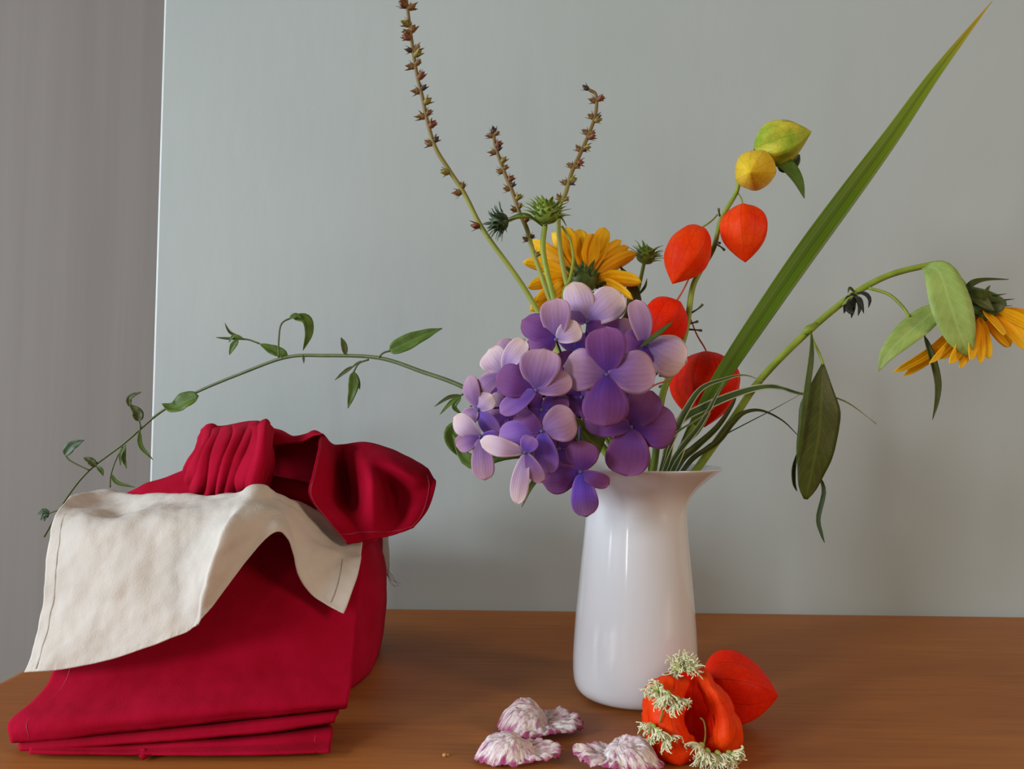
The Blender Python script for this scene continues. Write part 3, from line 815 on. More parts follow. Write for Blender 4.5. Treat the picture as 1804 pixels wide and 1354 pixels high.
# leaf under the head on the left, another behind
leafpart(hyd, M['leaf'], [(1020, 790, .48), (900, 790, .475), (830, 812, .47), (797, 765, .475)], 40, normal=(-0.2, -1, 0.3), prof=OVATE, wave=0.05)
leafpart(hyd, M['leaf_dark'], [(1045, 790, .488), (985, 800, .48), (940, 850, .47), (919, 893, .465)], 14, normal=(-0.5, -1, 0.3))
leafpart(hyd, M['leaf_dark'], [(1060, 790, .485), (1035, 770, .475), (1015, 735, .47)], 60, normal=(-0.2, -1, 0.3), prof=OVATE)
leafpart(hyd, M['leaf_dark'], [(1128, 612, .447), (1160, 588, .445), (1186, 566, .445)], 13, normal=(0.2, -0.6, 0.9))

# ------------------------------------------------------------------ yellow flower behind the hydrangea
def bracts(mb, c, ax, r, n, lmin, lmax, spread, w, start=0.0):
    ax = ax.normalized()
    a = ax.orthogonal().normalized(); b = ax.cross(a)
    for i in range(n):
        th = i * 2.39996; k = (i + 0.5) / n
        rad = a * math.cos(th) + b * math.sin(th)
        base = c + rad * r * (0.95 - 0.35 * k) + ax * (start + r * (0.2 + 1.0 * k))
        L = lmin + (lmax - lmin) * rng.random()
        out = (rad * spread * (1 - 0.6 * k) + ax * (0.45 + 0.5 * k)).normalized()
        mb.blade([base, base + out * L * 0.5 + ax * L * 0.1, base + out * L + rad * L * 0.25 * spread], w, rad, LANCE, 0.3, n=6, m=2)
def bud(parent, c, ax, r, mat, n=34, spread=1.0, lmul=0.75):
    ax = Vector(ax).normalized()
    o = MB().lathe(c - ax * r * 0.9, ax, [(0, 0.15 * r), (0.25 * r, 0.75 * r), (0.8 * r, 0.98 * r), (1.4 * r, 0.85 * r), (1.75 * r, 0.5 * r), (1.85 * r, 0)], 14, n=14).build('bud', mat, parent)
    mb = MB(); bracts(mb, c - ax * r * 0.7, ax, r, n, r * lmul * 0.7, r * lmul * 1.3, spread, r * 0.34)
    mb.build('bracts', mat, o, solid=0.0002)
    return o
def flower_head(fl, center, ax, r, tips, wpx, base_r, sag=0.0, discr=0.9, front=0.25):
    """receptacle with bracts on the back, ray petals to each tip (px, py, depth)"""
    ax = Vector(ax).normalized()
    o = MB().lathe(center - ax * r * 1.1, ax, [(0, 0.2 * r), (0.3 * r, 0.75 * r), (0.75 * r, r), (1.2 * r, r), (1.3 * r, 0.8 * r)], 18, n=12).build('calyx', M['calyx'], fl)
    MB().lathe(center, ax, [(0, discr * r), (0.25 * r, 0.85 * r), (0.45 * r, 0.4 * r), (0.5 * r, 0)], 18, n=10).build('flower_centre', M['disc'], fl)
    mb = MB(); bracts(mb, center - ax * r * 1.0, ax, r * 0.95, 30, r * 0.5, r * 1.0, 1.1, r * 0.38)
    mb.build('bracts', M['calyx'], o, solid=0.0002)
    for k, tp in enumerate(tips):
        tip = P(*tp[:3]); wp = tp[3] if len(tp) > 3 else wpx
        rad = tip - center; rad = rad - ax * rad.dot(ax)
        rad = rad.normalized() if rad.length > 1e-5 else ax.orthogonal()
        st = center + rad * base_r + ax * 0.0003 * (k % 3)
        L = (tip - st).length
        mid = st.lerp(tip, 0.5) + (rad * 0.4 + ax * 0.8).normalized() * L * sag * (0.6 + 0.8 * rng.random())
        nrm = (ax * (0.8 if front < 1 else 0.3) + Vector((0, -front, 0)) + Vector((rng.random() - .5, 0, rng.random() - .5)) * 0.5).normalized()
        if abs(nrm.dot((tip - st).normalized())) > 0.9: nrm = Vector((0.1, -1, 0.1))
        MB().blade([st, mid, tip], wp * mpp(center.y), nrm, STRAP, fold=0.18, cup=0.15, n=12, m=6, seed=rng.random() * 6).build('petal', M['yellow'], fl, solid=0.0003)

yf = thing('yellow_flower', 'golden yellow daisy-like flower seen from behind above the purple hydrangea', 'flower', HB)
YC = P(1028, 492, .525)
mainstem(yf, M['stem'], [P(1030, 505, .521), P(1048, 600, .512), P(1095, 730, .508), P(1126, 815, .509)], 0.0017)
tp = [(921, 462, .53), (934, 424, .535), (972, 410, .54), (997, 400, .54), (1022, 404, .54), (1066, 401, .54), (1045, 412, .535), (1095, 424, .54), (1108, 435, .54), (1122, 447, .535),
      (1130, 497, .52), (1115, 527, .515), (930, 506, .52), (944, 530, .52), (934, 547, .525), (974, 523, .52), (955, 440, .55), (985, 430, .55), (1075, 430, .55), (952, 490, .55), (1010, 415, .55)]
flower_head(yf, YC, (0.05, 0.72, 0.55), 0.0085, tp, 33, 0.0075, 0.06)
leafpart(yf, M['leaf_dark'], [(1075, 600, .52), (1112, 560, .53), (1112, 505, .535), (1092, 468, .535)], 36, normal=(0.5, -1, 0), prof=OVATE)

# budding stems
bs = thing('budding_stem', 'green stem with a plump bristly bud and a small dark side bud', 'bud stem', HB)
mainstem(bs, M['stem'], [P(960, 396, .495), P(957, 440, .496), P(970, 505, .495), P(1000, 600, .497), P(1065, 750, .504), P(1098, 814, .507)], [0.0016, 0.0016, 0.0017])
bud(bs, P(963, 374, .494), (0.08, -0.2, 1), 0.0077, M['bud'], 46, 1.2, 0.85)
stemtube(bs, M['stem'], [(958, 398, .495), (935, 383, .496), (912, 383, .496), (893, 390, .495)], 0.0009, 'side_stalk')
bud(bs, P(881, 391, .495), (-1, -0.3, -0.1), 0.0056, M['bud_dark'], 36, 1.2, 1.0)
leafpart(bs, M['leaf'], [(955, 398, .494), (925, 378, .491), (895, 384, .49)], 9, normal=(0, -.5, 1))
leafpart(bs, M['leaf'], [(958, 398, .494), (985, 384, .489), (998, 398, .49)], 10, normal=(0, -.5, 1))
bs2 = thing('budding_stem', 'slender green stem with one spiky bud beside the orange lanterns', 'bud stem', HB)
mainstem(bs2, M['stem'], [P(1134, 466, .549), P(1127, 500, .548), P(1116, 560, .542), P(1120, 700, .530), P(1144, 815, .521)], 0.0012)
bud(bs2, P(1138, 450, .550), (0.25, -0.2, 1), 0.0064, M['bud'], 40, 1.3, 0.85)
leafpart(bs2, M['leaf'], [(1124, 520, .547), (1136, 505, .543), (1140, 490, .541)], 5)
bs3 = thing('bent_stalk', 'thin bare green stalk curving up in front of the yellow petals', 'stalk', HB)
mainstem(bs3, M['stem'], [P(990, 398, .504), P(1003, 420, .503), P(1010, 452, .502), P(1004, 490, .500), P(992, 530, .497), P(1020, 640, .495), P(1088, 770, .497), P(1113, 815, .497)], [0.0007, 0.0010, 0.0011])

# ------------------------------------------------------------------ brown seed spikes
def pod(parent, c, ax, L, mat):
    ax = Vector(ax).normalized()
    mb = MB().lathe(c, ax, [(0, 0.12 * L), (0.25 * L, 0.30 * L), (0.55 * L, 0.30 * L), (0.8 * L, 0.14 * L), (L, 0.0)], 7, n=8)
    a = ax.orthogonal().normalized(); b = ax.cross(a)
    for k in range(4):
        th = k * 1.57 + rng.random()
        rad = a * math.cos(th) + b * math.sin(th)
        mb.blade([c + ax * 0.1 * L, c + ax * 0.45 * L + rad * 0.35 * L, c + ax * (0.8 + 0.3 * rng.random()) * L + rad * 0.55 * L], 0.32 * L, ax, LANCE, 0.4, n=5, m=2)
    return mb.build('seed_pod', mat, parent)
def spike(label, pts, d, pods, k, r=(0.0010, 0.0015, 0.0019), tipdark=False, low=None):
    root = thing('seed_spike', label, 'seed stalk', HB, 'brown seed spikes in the vase')
    mainstem(root, M['spike_stem'], [P(x, y, d) for x, y in pts] + low, list(r))
    pp = [P(x, y, d) for x, y in pts]; cc = catmull(pp, 200)
    for i, (x, y, L) in enumerate(pods):
        c = P(x, y, d); j = min(range(200), key=lambda q: (cc[q] - c).length)
        base = cc[j]; out = c - base
        if out.length < 1e-5: out = Vector((0, -1, 0.3)) * 0.001
        tg = (cc[max(j - 2, 0)] - cc[min(j + 2, 199)]).normalized()
        ax = (out.normalized() + tg * 0.55 + Vector((0, -0.35 if i % 2 else 0.25, 0))).normalized()
        pod(root, base, ax, L * mpp(d), M[['pod', 'pod_red', 'pod', 'pod_green'][i % 4]])
        if i % 2 == 0:
            pod(root, base + tg * 0.001, (ax - out.normalized() * 1.7 + Vector((0, -0.4, 0))).normalized(), L * 0.8 * mpp(d), M[['pod', 'pod_dark'][i // 2 % 2]])
    if tipdark: pod(root, cc[0], (cc[0] - cc[6]).normalized(), 15 * mpp(d), M['pod_dark'])
    return root
A = lambda x, y: (660 + x * .3102, y * .3102)
spike('tallest brown seed spike, leaning out over the arching vine', [(708, -60), (716, 0), (724, 62), (733, 124), (744, 171), (753, 214), (767, 260), (790, 298), (818, 341), (843, 391), (866, 427), (905, 480), (940, 535)], .52,
      [A(*q) + (19,) for q in ((130, 0), (165, 40), (210, 50), (175, 150), (210, 180), (160, 235), (235, 290), (255, 320), (180, 395), (280, 440), (215, 535), (300, 590), (240, 680), (330, 720), (292, 830), (398, 1000), (500, 1085), (575, 1300))] + [(705, -25, 18), (725, -45, 18)], 5,
      low=[P(995, 640, .518), P(1060, 755, .521), P(1088, 814, .523)])
spike('short brown seed spike rising between the dark bud and the plump bud', [(870, 236), (872, 255), (880, 280), (891, 310), (905, 344), (914, 372), (928, 403), (938, 440), (952, 480), (966, 520)], .505,
      [A(*q) + (16,) for q in ((630, 780), (705, 830), (660, 880), (735, 920), (700, 990), (780, 1025), (745, 1085), (825, 1130), (795, 1200), (880, 1250))] + [(922, 425, 15), (950, 450, 14)], 6, tipdark=True,
      low=[P(1012, 640, .508), P(1080, 755, .515), P(1110, 814, .518)])
spike('brown seed spike curving right with a dark tip above the yellow flower', [(1038, 158), (1050, 168), (1049, 202), (1036, 239), (1021, 273), (1007, 304), (996, 341), (986, 362), (984, 400), (990, 460), (1004, 520)], .515,
      [A(*q) + (16,) for q in ((1220, 580), (1265, 570), (1190, 660), (1250, 690), (1165, 745), (1225, 790), (1130, 845), (1200, 850), (1090, 940), (1155, 930), (1045, 1035), (1120, 1030), (1040, 1130))], 7, tipdark=True,
      low=[P(1040, 640, .518), P(1102, 755, .522), P(1129, 814, .524)])

# ------------------------------------------------------------------ lantern stem
LPROF = [(0.0, 0.10), (0.05, 0.42), (0.15, 0.74), (0.28, 0.94), (0.42, 1.0), (0.58, 0.93), (0.73, 0.72), (0.86, 0.42), (0.95, 0.17), (1.0, 0.02)]
def lantern(parent, a, b, R, mat, seg=50, dent=0.05, rot=0.0, name='lantern', ref=None, rib=0.13):
    ax = b - a; L = ax.length
    sd = rng.random() * 20
    def ridge(th, v):
        w = abs(math.sin(2.5 * (th + rot)))
        return (1 + rib * (0.45 - w)) * (1 + dent * noise.noise(Vector((math.cos(th) * 1.6 + sd, math.sin(th) * 1.6, v * 3))))
    mb = MB().lathe(a, ax, [(h * L, r * R) for h, r in LPROF], seg, ridge, n=26, ref=ref)
    if rot: mb.s = [(s + rot / (2 * math.pi)) for s in mb.s]
    return mb.build(name, mat, parent, solid=0.0003) if not parent is None else mb
phy = thing('lantern_plant', 'stem of papery orange and yellow lantern husks standing in the vase', 'flower', HB)
mainstem(phy, M['stem'], [P(1327, 268, .535), P(1302, 305, .535), P(1298, 337, .535), P(1270, 387, .535), P(1257, 437, .535), P(1232, 480, .532), P(1219, 511, .53), P(1209, 577, .525), P(1190, 640, .52), P(1166, 700, .514), P(1153, 815, .509)],
         [0.0011, 0.0015, 0.0019, 0.0022, 0.0023], 0.20, 0.134)
def lan(a, b, rpx, mat, rot=0.3, ped=None, pm='stem_red', dent=0.09, rib=0.13):
    A_, B_ = P(*a), P(*b)
    o = lantern(phy, A_, B_, rpx * mpp(A_.y), M[mat], rot=rot, dent=dent, rib=rib)
    if ped: MB().tube([P(*p) for p in ped] + [A_ + (B_ - A_) * 0.02], [0.0005, 0.0006], seg=6).build('lantern_stalk', M[pm], o)
lan((1234, 401, .525), (1185, 499, .515), 39, 'lantern', 0.2, [(1264, 378, .535), (1252, 390, .53)], 'stem')
lan((1309, 362, .53), (1313, 461, .52), 40, 'lantern', 0.6, [(1300, 340, .535), (1306, 350, .532)], 'stem_olive')
lan((1190, 533, .52), (1140, 612, .505), 41, 'lantern_red', 0.0, [(1214, 490, .53), (1203, 512, .525)])
lan((1246, 620, .542), (1240, 752, .534), 60, 'lantern_red', 0.45, [(1216, 560, .527), (1228, 590, .533), (1240, 610, .541)])
lan((1120, 705, .487), (1138, 795, .478), 27, 'lantern_red', 0.1, [(1178, 670, .515), (1150, 680, .50)])
lan((1336, 297, .545), (1322, 303, .503), 34, 'lantern_yellow', 0.8, [(1312, 300, .535), (1325, 292, .54)], 'stem', 0.05, 0.05)
lan((1329, 262, .54), (1429, 232, .53), 38, 'lantern_green', 0.4, [(1322, 274, .536)], 'stem_dark', 0.22)
leafpart(phy, M['leaf'], [(1352, 290, .54), (1378, 292, .535), (1402, 318, .53), (1417, 349, .527)], 38, normal=(0.3, -1, 0.4), prof=OVATE, fold=0.4)
leafpart(phy, M['leaf_deep'], [(1368, 292, .545), (1395, 285, .54), (1409, 272, .54)], 30, normal=(-0.3, -1, -0.4), prof=OVATE, fold=0.4)
for (x, y, dx, dy) in ((1268, 380, -2, -12), (1260, 425, 8, 3), (1262, 430, 14, 10), (1230, 478, 6, -6), (1216, 552, 22, -16), (1213, 570, 16, -4), (1214, 580, 22, 2), (1180, 665, -18, -4), (1176, 675, -14, 6)):
    stemtube(phy, M['stem_dark'], [(x, y, .53), (x + dx * .6, y + dy * .5, .526), (x + dx, y + dy, .523)], [0.0007, 0.0005, 0.0009], 'leaf_scar', 6)

# ------------------------------------------------------------------ long blade leaf
bl = thing('blade_leaf', 'long sword-shaped green leaf rising diagonally with a yellowed tip', 'leaf', HB)
v = [P(1190, 812, .497), P(1222, 748, .500), P(1270, 665, .505), P(1345, 552, .515), P(1425, 437, .525), P(1500, 335, .535), P(1570, 240, .545), P(1640, 140, .555), P(1700, 62, .56), P(1748, 2, .565)]
bprof = bez((0, .22), (.12, .45), (.25, .78), (.42, 1.0), (.55, .98), (.68, .80), (.8, .52), (.9, .26), (1, .02))
MB().blade(v, 37 * mpp(.53), (0.1, -1, 0.35), bprof, fold=0.12, n=50, m=8).build('blade', M['blade'], bl, solid=0.0005)
bv = [v[1], v[0]] + invase(v[0])
defer(bv, lambda t: 0.0018, lambda c: MB().tube(c, [0.0015, 0.0018], n=len(c)).build('leaf_base', M['stem'], bl), 0.130, 0.134, 40)

# ------------------------------------------------------------------ variegated grass leaves
S = lambda x, y: (1140 + x * .2806, 480 + y * .2806)
def grass(label, pts, d0, d1, wpx, k, mat='variegated', normal=(0.2, -0.7, 0.7), fold=0.35, prof=GRASS):
    n = len(pts)
    root = thing('grass_leaf', label, 'leaf', HB, 'slim striped leaves at the vase rim')
    v = [P(x, y, d0 + (d1 - d0) * i / (n - 1)) for i, (x, y) in enumerate(pts)]
    iv = invase(v[0], 0.05); full = iv[::-1] + v; w = wpx * mpp((d0 + d1) / 2)
    cut = len(iv) / (len(full) - 1)      # inside the vase the leaf narrows to its base
    shape = lambda t: prof(t) * min(1.0, 0.32 + 0.68 * max(0.0, (t - 0.75 * cut) / (0.45 * cut)))
    defer(full, lambda t: max(0.0006, w * 0.5 * shape(t) * 0.62), lambda c: MB().blade(c, w, normal, shape, fold, n=len(c), m=6).build('blade', M[mat], root, solid=0.0003), 0.132, 1.0, 56)
LONG = lambda t: max(0.03, min(1, 0.5 + t) * (1 if t < 0.5 else max(0, 1 - ((t - 0.5) / 0.5) ** 1.1) * 0.9 + 0.1))
grass('long arching striped leaf curving from the rim past the drooping flower stem', [(1176, 812), S(180, 960), S(400, 830), S(640, 740), S(800, 720), S(960, 762), S(1220, 800), S(1440, 950)], .470, .505, 17, 10, prof=LONG)
grass('striped leaf arching over the orange lantern beside the blade leaf', [(1168, 815), (1185, 770), S(240, 870), S(340, 730), S(480, 672), S(610, 645), (1345, 672)], .468, .49, 13, 11, prof=LONG)
grass('straight striped leaf crossing in front of the lowest orange lantern', [(1184, 814), S(330, 960), S(430, 780), S(500, 650)], .472, .485, 15, 12)
grass('dark green leaf standing close to the drooping flower stem', [(1198, 815), S(300, 1100), S(440, 970), S(540, 820), (1297, 690)], .478, .49, 18, 13, 'leaf_dark')
grass('narrow leaf bowing down behind the drooping flower stem', [(1215, 815), (1262, 780), S(530, 950), S(610, 880), S(720, 868), S(850, 930), S(950, 1025)], .482, .50, 11, 14, 'leaf_dark', prof=LONG)
grass('hair-thin dark leaf slanting up to the hanging leaf', [(1208, 817), (1240, 790), S(480, 1022), S(770, 870), S(965, 762)], .486, .51, 4, 15, 'leaf_deep')
grass('short striped leaf curling at the left side of the leaf clump', [(1166, 816), S(120, 1100), S(180, 1010), S(300, 930), S(420, 850)], .466, .475, 9, 16)
grass('broad dark striped leaf low in the leaf clump', [(1192, 814), S(230, 1080), S(320, 1000), S(400, 880)], .474, .482, 20, 17, 'variegated')

# ------------------------------------------------------------------ drooping yellow flower
df = thing('drooping_flower', 'wilted yellow flower hanging its head on a long bent green stem', 'flower', HB)
st = [(1650, 468, .500), (1620, 470, .500), (1560, 487, .500), (1500, 521, .500), (1420, 587, .498), (1340, 668, .495), (1290, 740, .492), (1238, 812, .490)]
mainstem(df, M['stem'], [P(1712, 528, .498), P(1690, 492, .50)] + [P(*p) for p in st], [0.0016, 0.0018, 0.0020, 0.0023, 0.0024], 0.20, 0.134)
DC = P(1728, 550, .498)
tips = [(1573, 656, .485, 20), (1590, 663, .49, 18), (1637, 640, .47, 16), (1655, 632, .475, 24), (1672, 640, .47, 26), (1690, 648, .475, 24), (1708, 634, .47, 26), (1726, 640, .475, 24), (1742, 632, .48, 22),
        (1768, 590, .465, 24), (1812, 618, .48, 30), (1835, 606, .485, 30), (1862, 575, .50, 26), (1855, 556, .51, 24), (1840, 585, .47, 26), (1780, 610, .53, 26), (1700, 625, .53, 26)]
flower_head(df, DC, (0.30, -0.12, -0.94), 0.0105, tips, 25, 0.0085, 0.05, front=1.2)
MB().lathe(P(1704, 508, .498), P(1745, 560, .498) - P(1704, 508, .498), [(0, 0.0022), (0.004, 0.0055), (0.010, 0.0095), (0.017, 0.0118), (0.0195, 0.0116)], 16, ridge=lambda a, v: 1 + 0.06 * math.sin(8 * a), n=10).build('calyx', M['calyx'], df)
leafpart(df, M['leaf_pale'], [(1632, 468, .492), (1655, 480, .482), (1672, 530, .476), (1690, 585, .475), (1709, 628, .476)], 66, normal=(-0.25, -1, 0.15), prof=bez((0, .3), (.15, .62), (.4, .95), (.6, 1.0), (.8, .74), (.93, .36), (1, .03)), fold=0.10)
leafpart(df, M['leaf_pale'], [(1655, 540, .487), (1625, 565, .484), (1590, 595, .482), (1562, 625, .482), (1548, 654, .484)], 46, normal=(-0.4, -1, 0.3), prof=OVATE, fold=0.12,
         petiole=[(1530, 507, .499), (1565, 518, .495), (1590, 540, .49), (1602, 558, .485)], pmat=M['stem'], pr=0.0009)
leafpart(df, M['leaf_dark'], [(1628, 590, .488), (1640, 625, .486), (1651, 670, .486), (1650, 705, .487), (1643, 739, .488)], 13, fold=0.5,
         petiole=[(1640, 560, .492), (1632, 575, .49), (1628, 592, .488)], pmat=M['stem'], pr=0.0007)
leafpart(df, M['leaf_dark'], [(1698, 522, .485), (1712, 502, .482), (1735, 494, .482), (1777, 492, .482)], 16, normal=(0, -.6, 1), fold=0.4)
leafpart(df, M['leaf_dark'], [(1735, 530, .480), (1738, 512, .478), (1745, 502, .477)], 7, normal=(0, -1, 0.3))
leafpart(df, M['leaf_dark'], [(1700, 515, .486), (1728, 530, .48), (1752, 548, .48)], 34, normal=(0.2, -1, 0.3), prof=OVATE)
# long hanging leaf and its thin neighbour
leafpart(df, M['leaf_dark'], [(1450, 640, .486), (1447, 700, .483), (1443, 760, .483), (1432, 820, .484), (1419, 879, .486)], 76, normal=(0.1, -1, 0.1), prof=bez((0, .05), (.1, .35), (.3, .92), (.45, 1.0), (.65, .88), (.8, .66), (.92, .42), (1, .08)), fold=-0.10, wave=0.02, n=24, m=8,
         petiole=[(1424, 582, .497), (1433, 602, .492), (1443, 622, .488), (1450, 642, .486)], pmat=M['stem'], pr=0.0008)
leafpart(df, M['leaf'], [(1429, 582, .492), (1426, 630, .482), (1416, 700, .479), (1408, 770, .480), (1402, 820, .482)], 17, normal=(0.8, -1, 0), fold=0.5, n=20)
leafpart(df, M['leaf_deep'], [(1403, 800, .488), (1396, 825, .488), (1397, 850, .488), (1404, 865, .488)], 12, normal=(0.8, -1, 0), fold=0.5)
leafpart(df, M['leaf_deep'], [(1442, 835, .489), (1451, 865, .490), (1441, 912, .490), (1447, 940, .490), (1453, 956, .490)], 8, fold=0.5)
# knot where the leaves join, and the withered black floret
stemtube(df, M['stem'], [(1416, 586, .497), (1424, 581, .495), (1438, 572, .498)], [0.0012, 0.0028, 0.0018], 'stem_node')
wf = MB()
for (pts, w) in (([(1497, 520, .495), (1490, 535, .49), (1487, 552, .488)], 11), ([(1502, 520, .494), (1502, 540, .487), (1500, 560, .486)], 10), ([(1506, 518, .495), (1514, 538, .487), (1512, 556, .486)], 8), ([(1508, 516, .496), (1524, 518, .488), (1532, 528, .486), (1530, 542, .486)], 8), ([(1505, 522, .49), (1515, 530, .484), (1522, 552, .484)], 9), ([(1500, 524, .49), (1494, 545, .484), (1505, 552, .484)], 12)):
    wf.blade([P(*p) for p in pts], w * mpp(.49), TOCAM, LANCE, 0.5, n=8, m=3)
wf.lathe(P(1502, 517, .495), (0, -0.2, -1), [(0, 0.001), (0.002, 0.0026), (0.005, 0.0024), (0.007, 0)], 8)
wf.build('withered_bud', M['withered'], df, solid=0.0004)
leafpart(df, M['leaf_pale'], [(1503, 521, .491), (1492, 530, .487), (1484, 538, .486)], 7)
leafpart(df, M['leaf_dark'], [(1506, 515, .499), (1497, 507, .495), (1494, 516, .493)], 5)

# ------------------------------------------------------------------ arching vine on the left
vn = thing('vine_sprig', 'thin leafy vine arching left from the vase over the red bundle', 'vine', HB)
vs = [(78, 945, .655), (114, 882, .645), (155, 830, .635), (219, 780, .622), (281, 727, .61), (343, 692, .60), (429, 656, .585), (505, 629, .57), (572, 626, .56), (667, 630, .545), (745, 655, .53), (813, 680, .515), (920, 735, .503), (1020, 770, .509), (1072, 806, .511)]
mainstem(vn, M['stem_dark'], [P(*p) for p in vs], [0.0007, 0.0009, 0.0011, 0.0013, 0.0016, 0.0016], 0.17, 0.15)
def vl(pts, d, w, mat='leaf', pet=None, normal=(0.1, -1, 0.35), fold=0.3, wave=0.04, prof=LANCE):
    return leafpart(vn, M[mat], [(x, y, d) for x, y in pts], w, normal=normal, prof=prof, fold=fold, wave=wave,
                    petiole=[(x, y, d) for x, y in pet] if pet else None, pmat=M['stem_dark'], pr=0.0006)
vl([(685, 619), (715, 605), (748, 590), (779, 578)], .543, 30, 'leaf', [(667, 629), (676, 621), (687, 618)], prof=OVATE)
vl([(609, 625), (606, 608), (601, 594)], .552, 11, 'leaf_dark')
vl([(515, 559), (538, 562), (544, 585), (534, 617)], .568, 19, 'leaf', [(491, 630), (491, 600), (496, 570), (517, 558)], normal=(0.6, -1, 0.2))
vl([(510, 560), (522, 556), (532, 562)], .566, 10, 'leaf')
vl([(507, 625), (482, 617), (457, 605)], .572, 19, 'leaf')
vl([(420, 599), (411, 609), (404, 625)], .575, 12, 'leaf', [(457, 605), (437, 598), (419, 597), (410, 597)])
vl([(417, 596), (400, 596), (380, 594)], .575, 5, 'leaf_dark')
vl([(422, 593), (405, 585), (396, 569)], .575, 5, 'leaf_dark')
vl([(430, 597), (412, 592), (403, 603)], .574, 7, 'leaf')
vl([(622, 655), (623, 680), (613, 719)], .548, 19, 'leaf', [(650, 633), (632, 640), (622, 657)])
vl([(622, 645), (607, 655), (590, 669)], .548, 7, 'leaf_dark', [(636, 636), (628, 640), (621, 646)])
vl([(624, 655), (630, 672), (634, 686)], .548, 9, 'leaf')
vl([(534, 624), (535, 632), (535, 640)], .562, 4, 'leaf_dark')
vl([(350, 697), (325, 708), (305, 718), (285, 711)], .595, 34, 'leaf', prof=OVATE, normal=(0, -1, 0.6))
vl([(244, 742), (243, 728), (229, 712)], .615, 19, 'leaf_dark', [(246, 762), (247, 750), (245, 741)])
vl([(228, 716), (229, 700), (249, 690)], .615, 10, 'leaf_dark')
vl([(114, 802), (126, 787), (148, 775)], .63, 19, 'leaf_deep', [(157, 828), (140, 820), (122, 810), (115, 801)])
vl([(170, 822), (160, 812), (147, 806)], .63, 13, 'leaf_dark')
vl([(170, 822), (178, 828), (182, 838)], .625, 8, 'leaf')
vl([(220, 784), (218, 805), (223, 825)], .615, 8, 'leaf')
vl([(222, 783), (213, 800), (212, 820)], .613, 6, 'leaf')
vl([(246, 758), (248, 785), (270, 810)], .61, 8, 'leaf', normal=(0.5, -1, 0))
vl([(196, 835), (207, 850), (238, 858)], .615, 7, 'leaf', [(216, 785), (203, 812), (195, 838), (194, 858)])
for x, y in ((66, 906), (72, 916), (78, 918), (84, 912), (70, 900)):
    vl([(88, 903), ((x + 88) / 2 - 2, (y + 903) / 2 - 3), (x, y)], .648, 7, 'leaf_deep', [(106, 897), (97, 900), (88, 903)] if x == 66 else None)
vl([(813, 696), (790, 700), (765, 716)], .512, 7, 'leaf_dark', [(822, 684), (818, 692), (812, 696)])
vl([(813, 698), (795, 708), (774, 731)], .511, 8, 'leaf')
vl([(812, 700), (800, 716), (815, 731)], .509, 9, 'leaf')
vl([(815, 748), (799, 765), (806, 790), (835, 815)], .50, 34, 'leaf', [(840, 705), (825, 722), (815, 748)], prof=OVATE)

settle()

# ------------------------------------------------------------------ fallen husks, fringes and dried slices on the table
def floor_to(mb, z=0.0004):
    lo = min(p.z for p in mb.v)
    for p in mb.v: p.z += z - lo
    return mb
hb = T(1300, 1287)
h2 = thing('lantern_husk', 'closed red-orange lantern husk lying on its side behind the split one', 'husk', Vector((hb.x, hb.y, 0)), 'fallen lantern husks')
a, b = P(1236, 1206, .4545), P(1370, 1223, .4495)
mb = MB()
rotr = 0.3
def rid(th, v): return (1 + 0.16 * (0.45 - abs(math.sin(2.5 * (th + rotr))))) * (1 + 0.07 * noise.noise(Vector((math.cos(th) * 1.5, math.sin(th) * 1.5, v * 3))))
mb.lathe(a, b - a, [(h * (b - a).length, r * 0.0182) for h, r in [(0.0, 0.1), (0.02, 0.45), (0.08, 0.78), (0.2, 0.98), (0.36, 1.02), (0.55, 0.93), (0.72, 0.72), (0.87, 0.40), (0.96, 0.15), (1, 0.02)]], 60, rid, n=30)
mb.s = [s + rotr / (2 * math.pi) for s in mb.s]
floor_to(mb); mb.build('husk', M['lantern_red'], h2, solid=0.0003)

# split husk: a shell with a gap that faces the viewer, plus curling lobes
h1c = T(1215, 1340)
h1 = thing('lantern_husk', 'split open orange lantern husk with a dark hollow lying beside the vase', 'husk', Vector((h1c.x, 0.42, 0)), 'fallen lantern husks')
shell = [  # left shell, from the hollow's rim around the outside to the back
    [(1186, 1196, .424), (1170, 1192, .420), (1150, 1200, .424), (1142, 1215, .432), (1150, 1215, .445)],
    [(1212, 1200, .420), (1186, 1200, .411), (1155, 1212, .412), (1138, 1235, .424), (1145, 1235, .445)],
    [(1205, 1240, .413), (1180, 1240, .405), (1155, 1245, .407), (1136, 1262, .420), (1142, 1262, .442)],
    [(1208, 1282, .409), (1185, 1282, .401), (1158, 1285, .404), (1139, 1292, .416), (1145, 1290, .438)],
    [(1224, 1304, .408), (1200, 1312, .400), (1172, 1318, .402), (1148, 1318, .412), (1150, 1312, .432)],
    [(1250, 1312, .408), (1228, 1330, .402), (1195, 1342, .401), (1165, 1338, .408), (1160, 1325, .426)],
    [(1262, 1322, .414), (1245, 1345, .408), (1210, 1354, .404), (1180, 1348, .410), (1172, 1332, .424)]]
g = patch(shell, 36, 44, lambda p, u, v: crumple(p, 0.0026))
mb = MB(); mb.grid(g, s=[0.03 + 0.28 * j / 35 for i in range(44) for j in range(36)]); mb.build('husk_side', M['lantern'], h1, solid=0.0004)
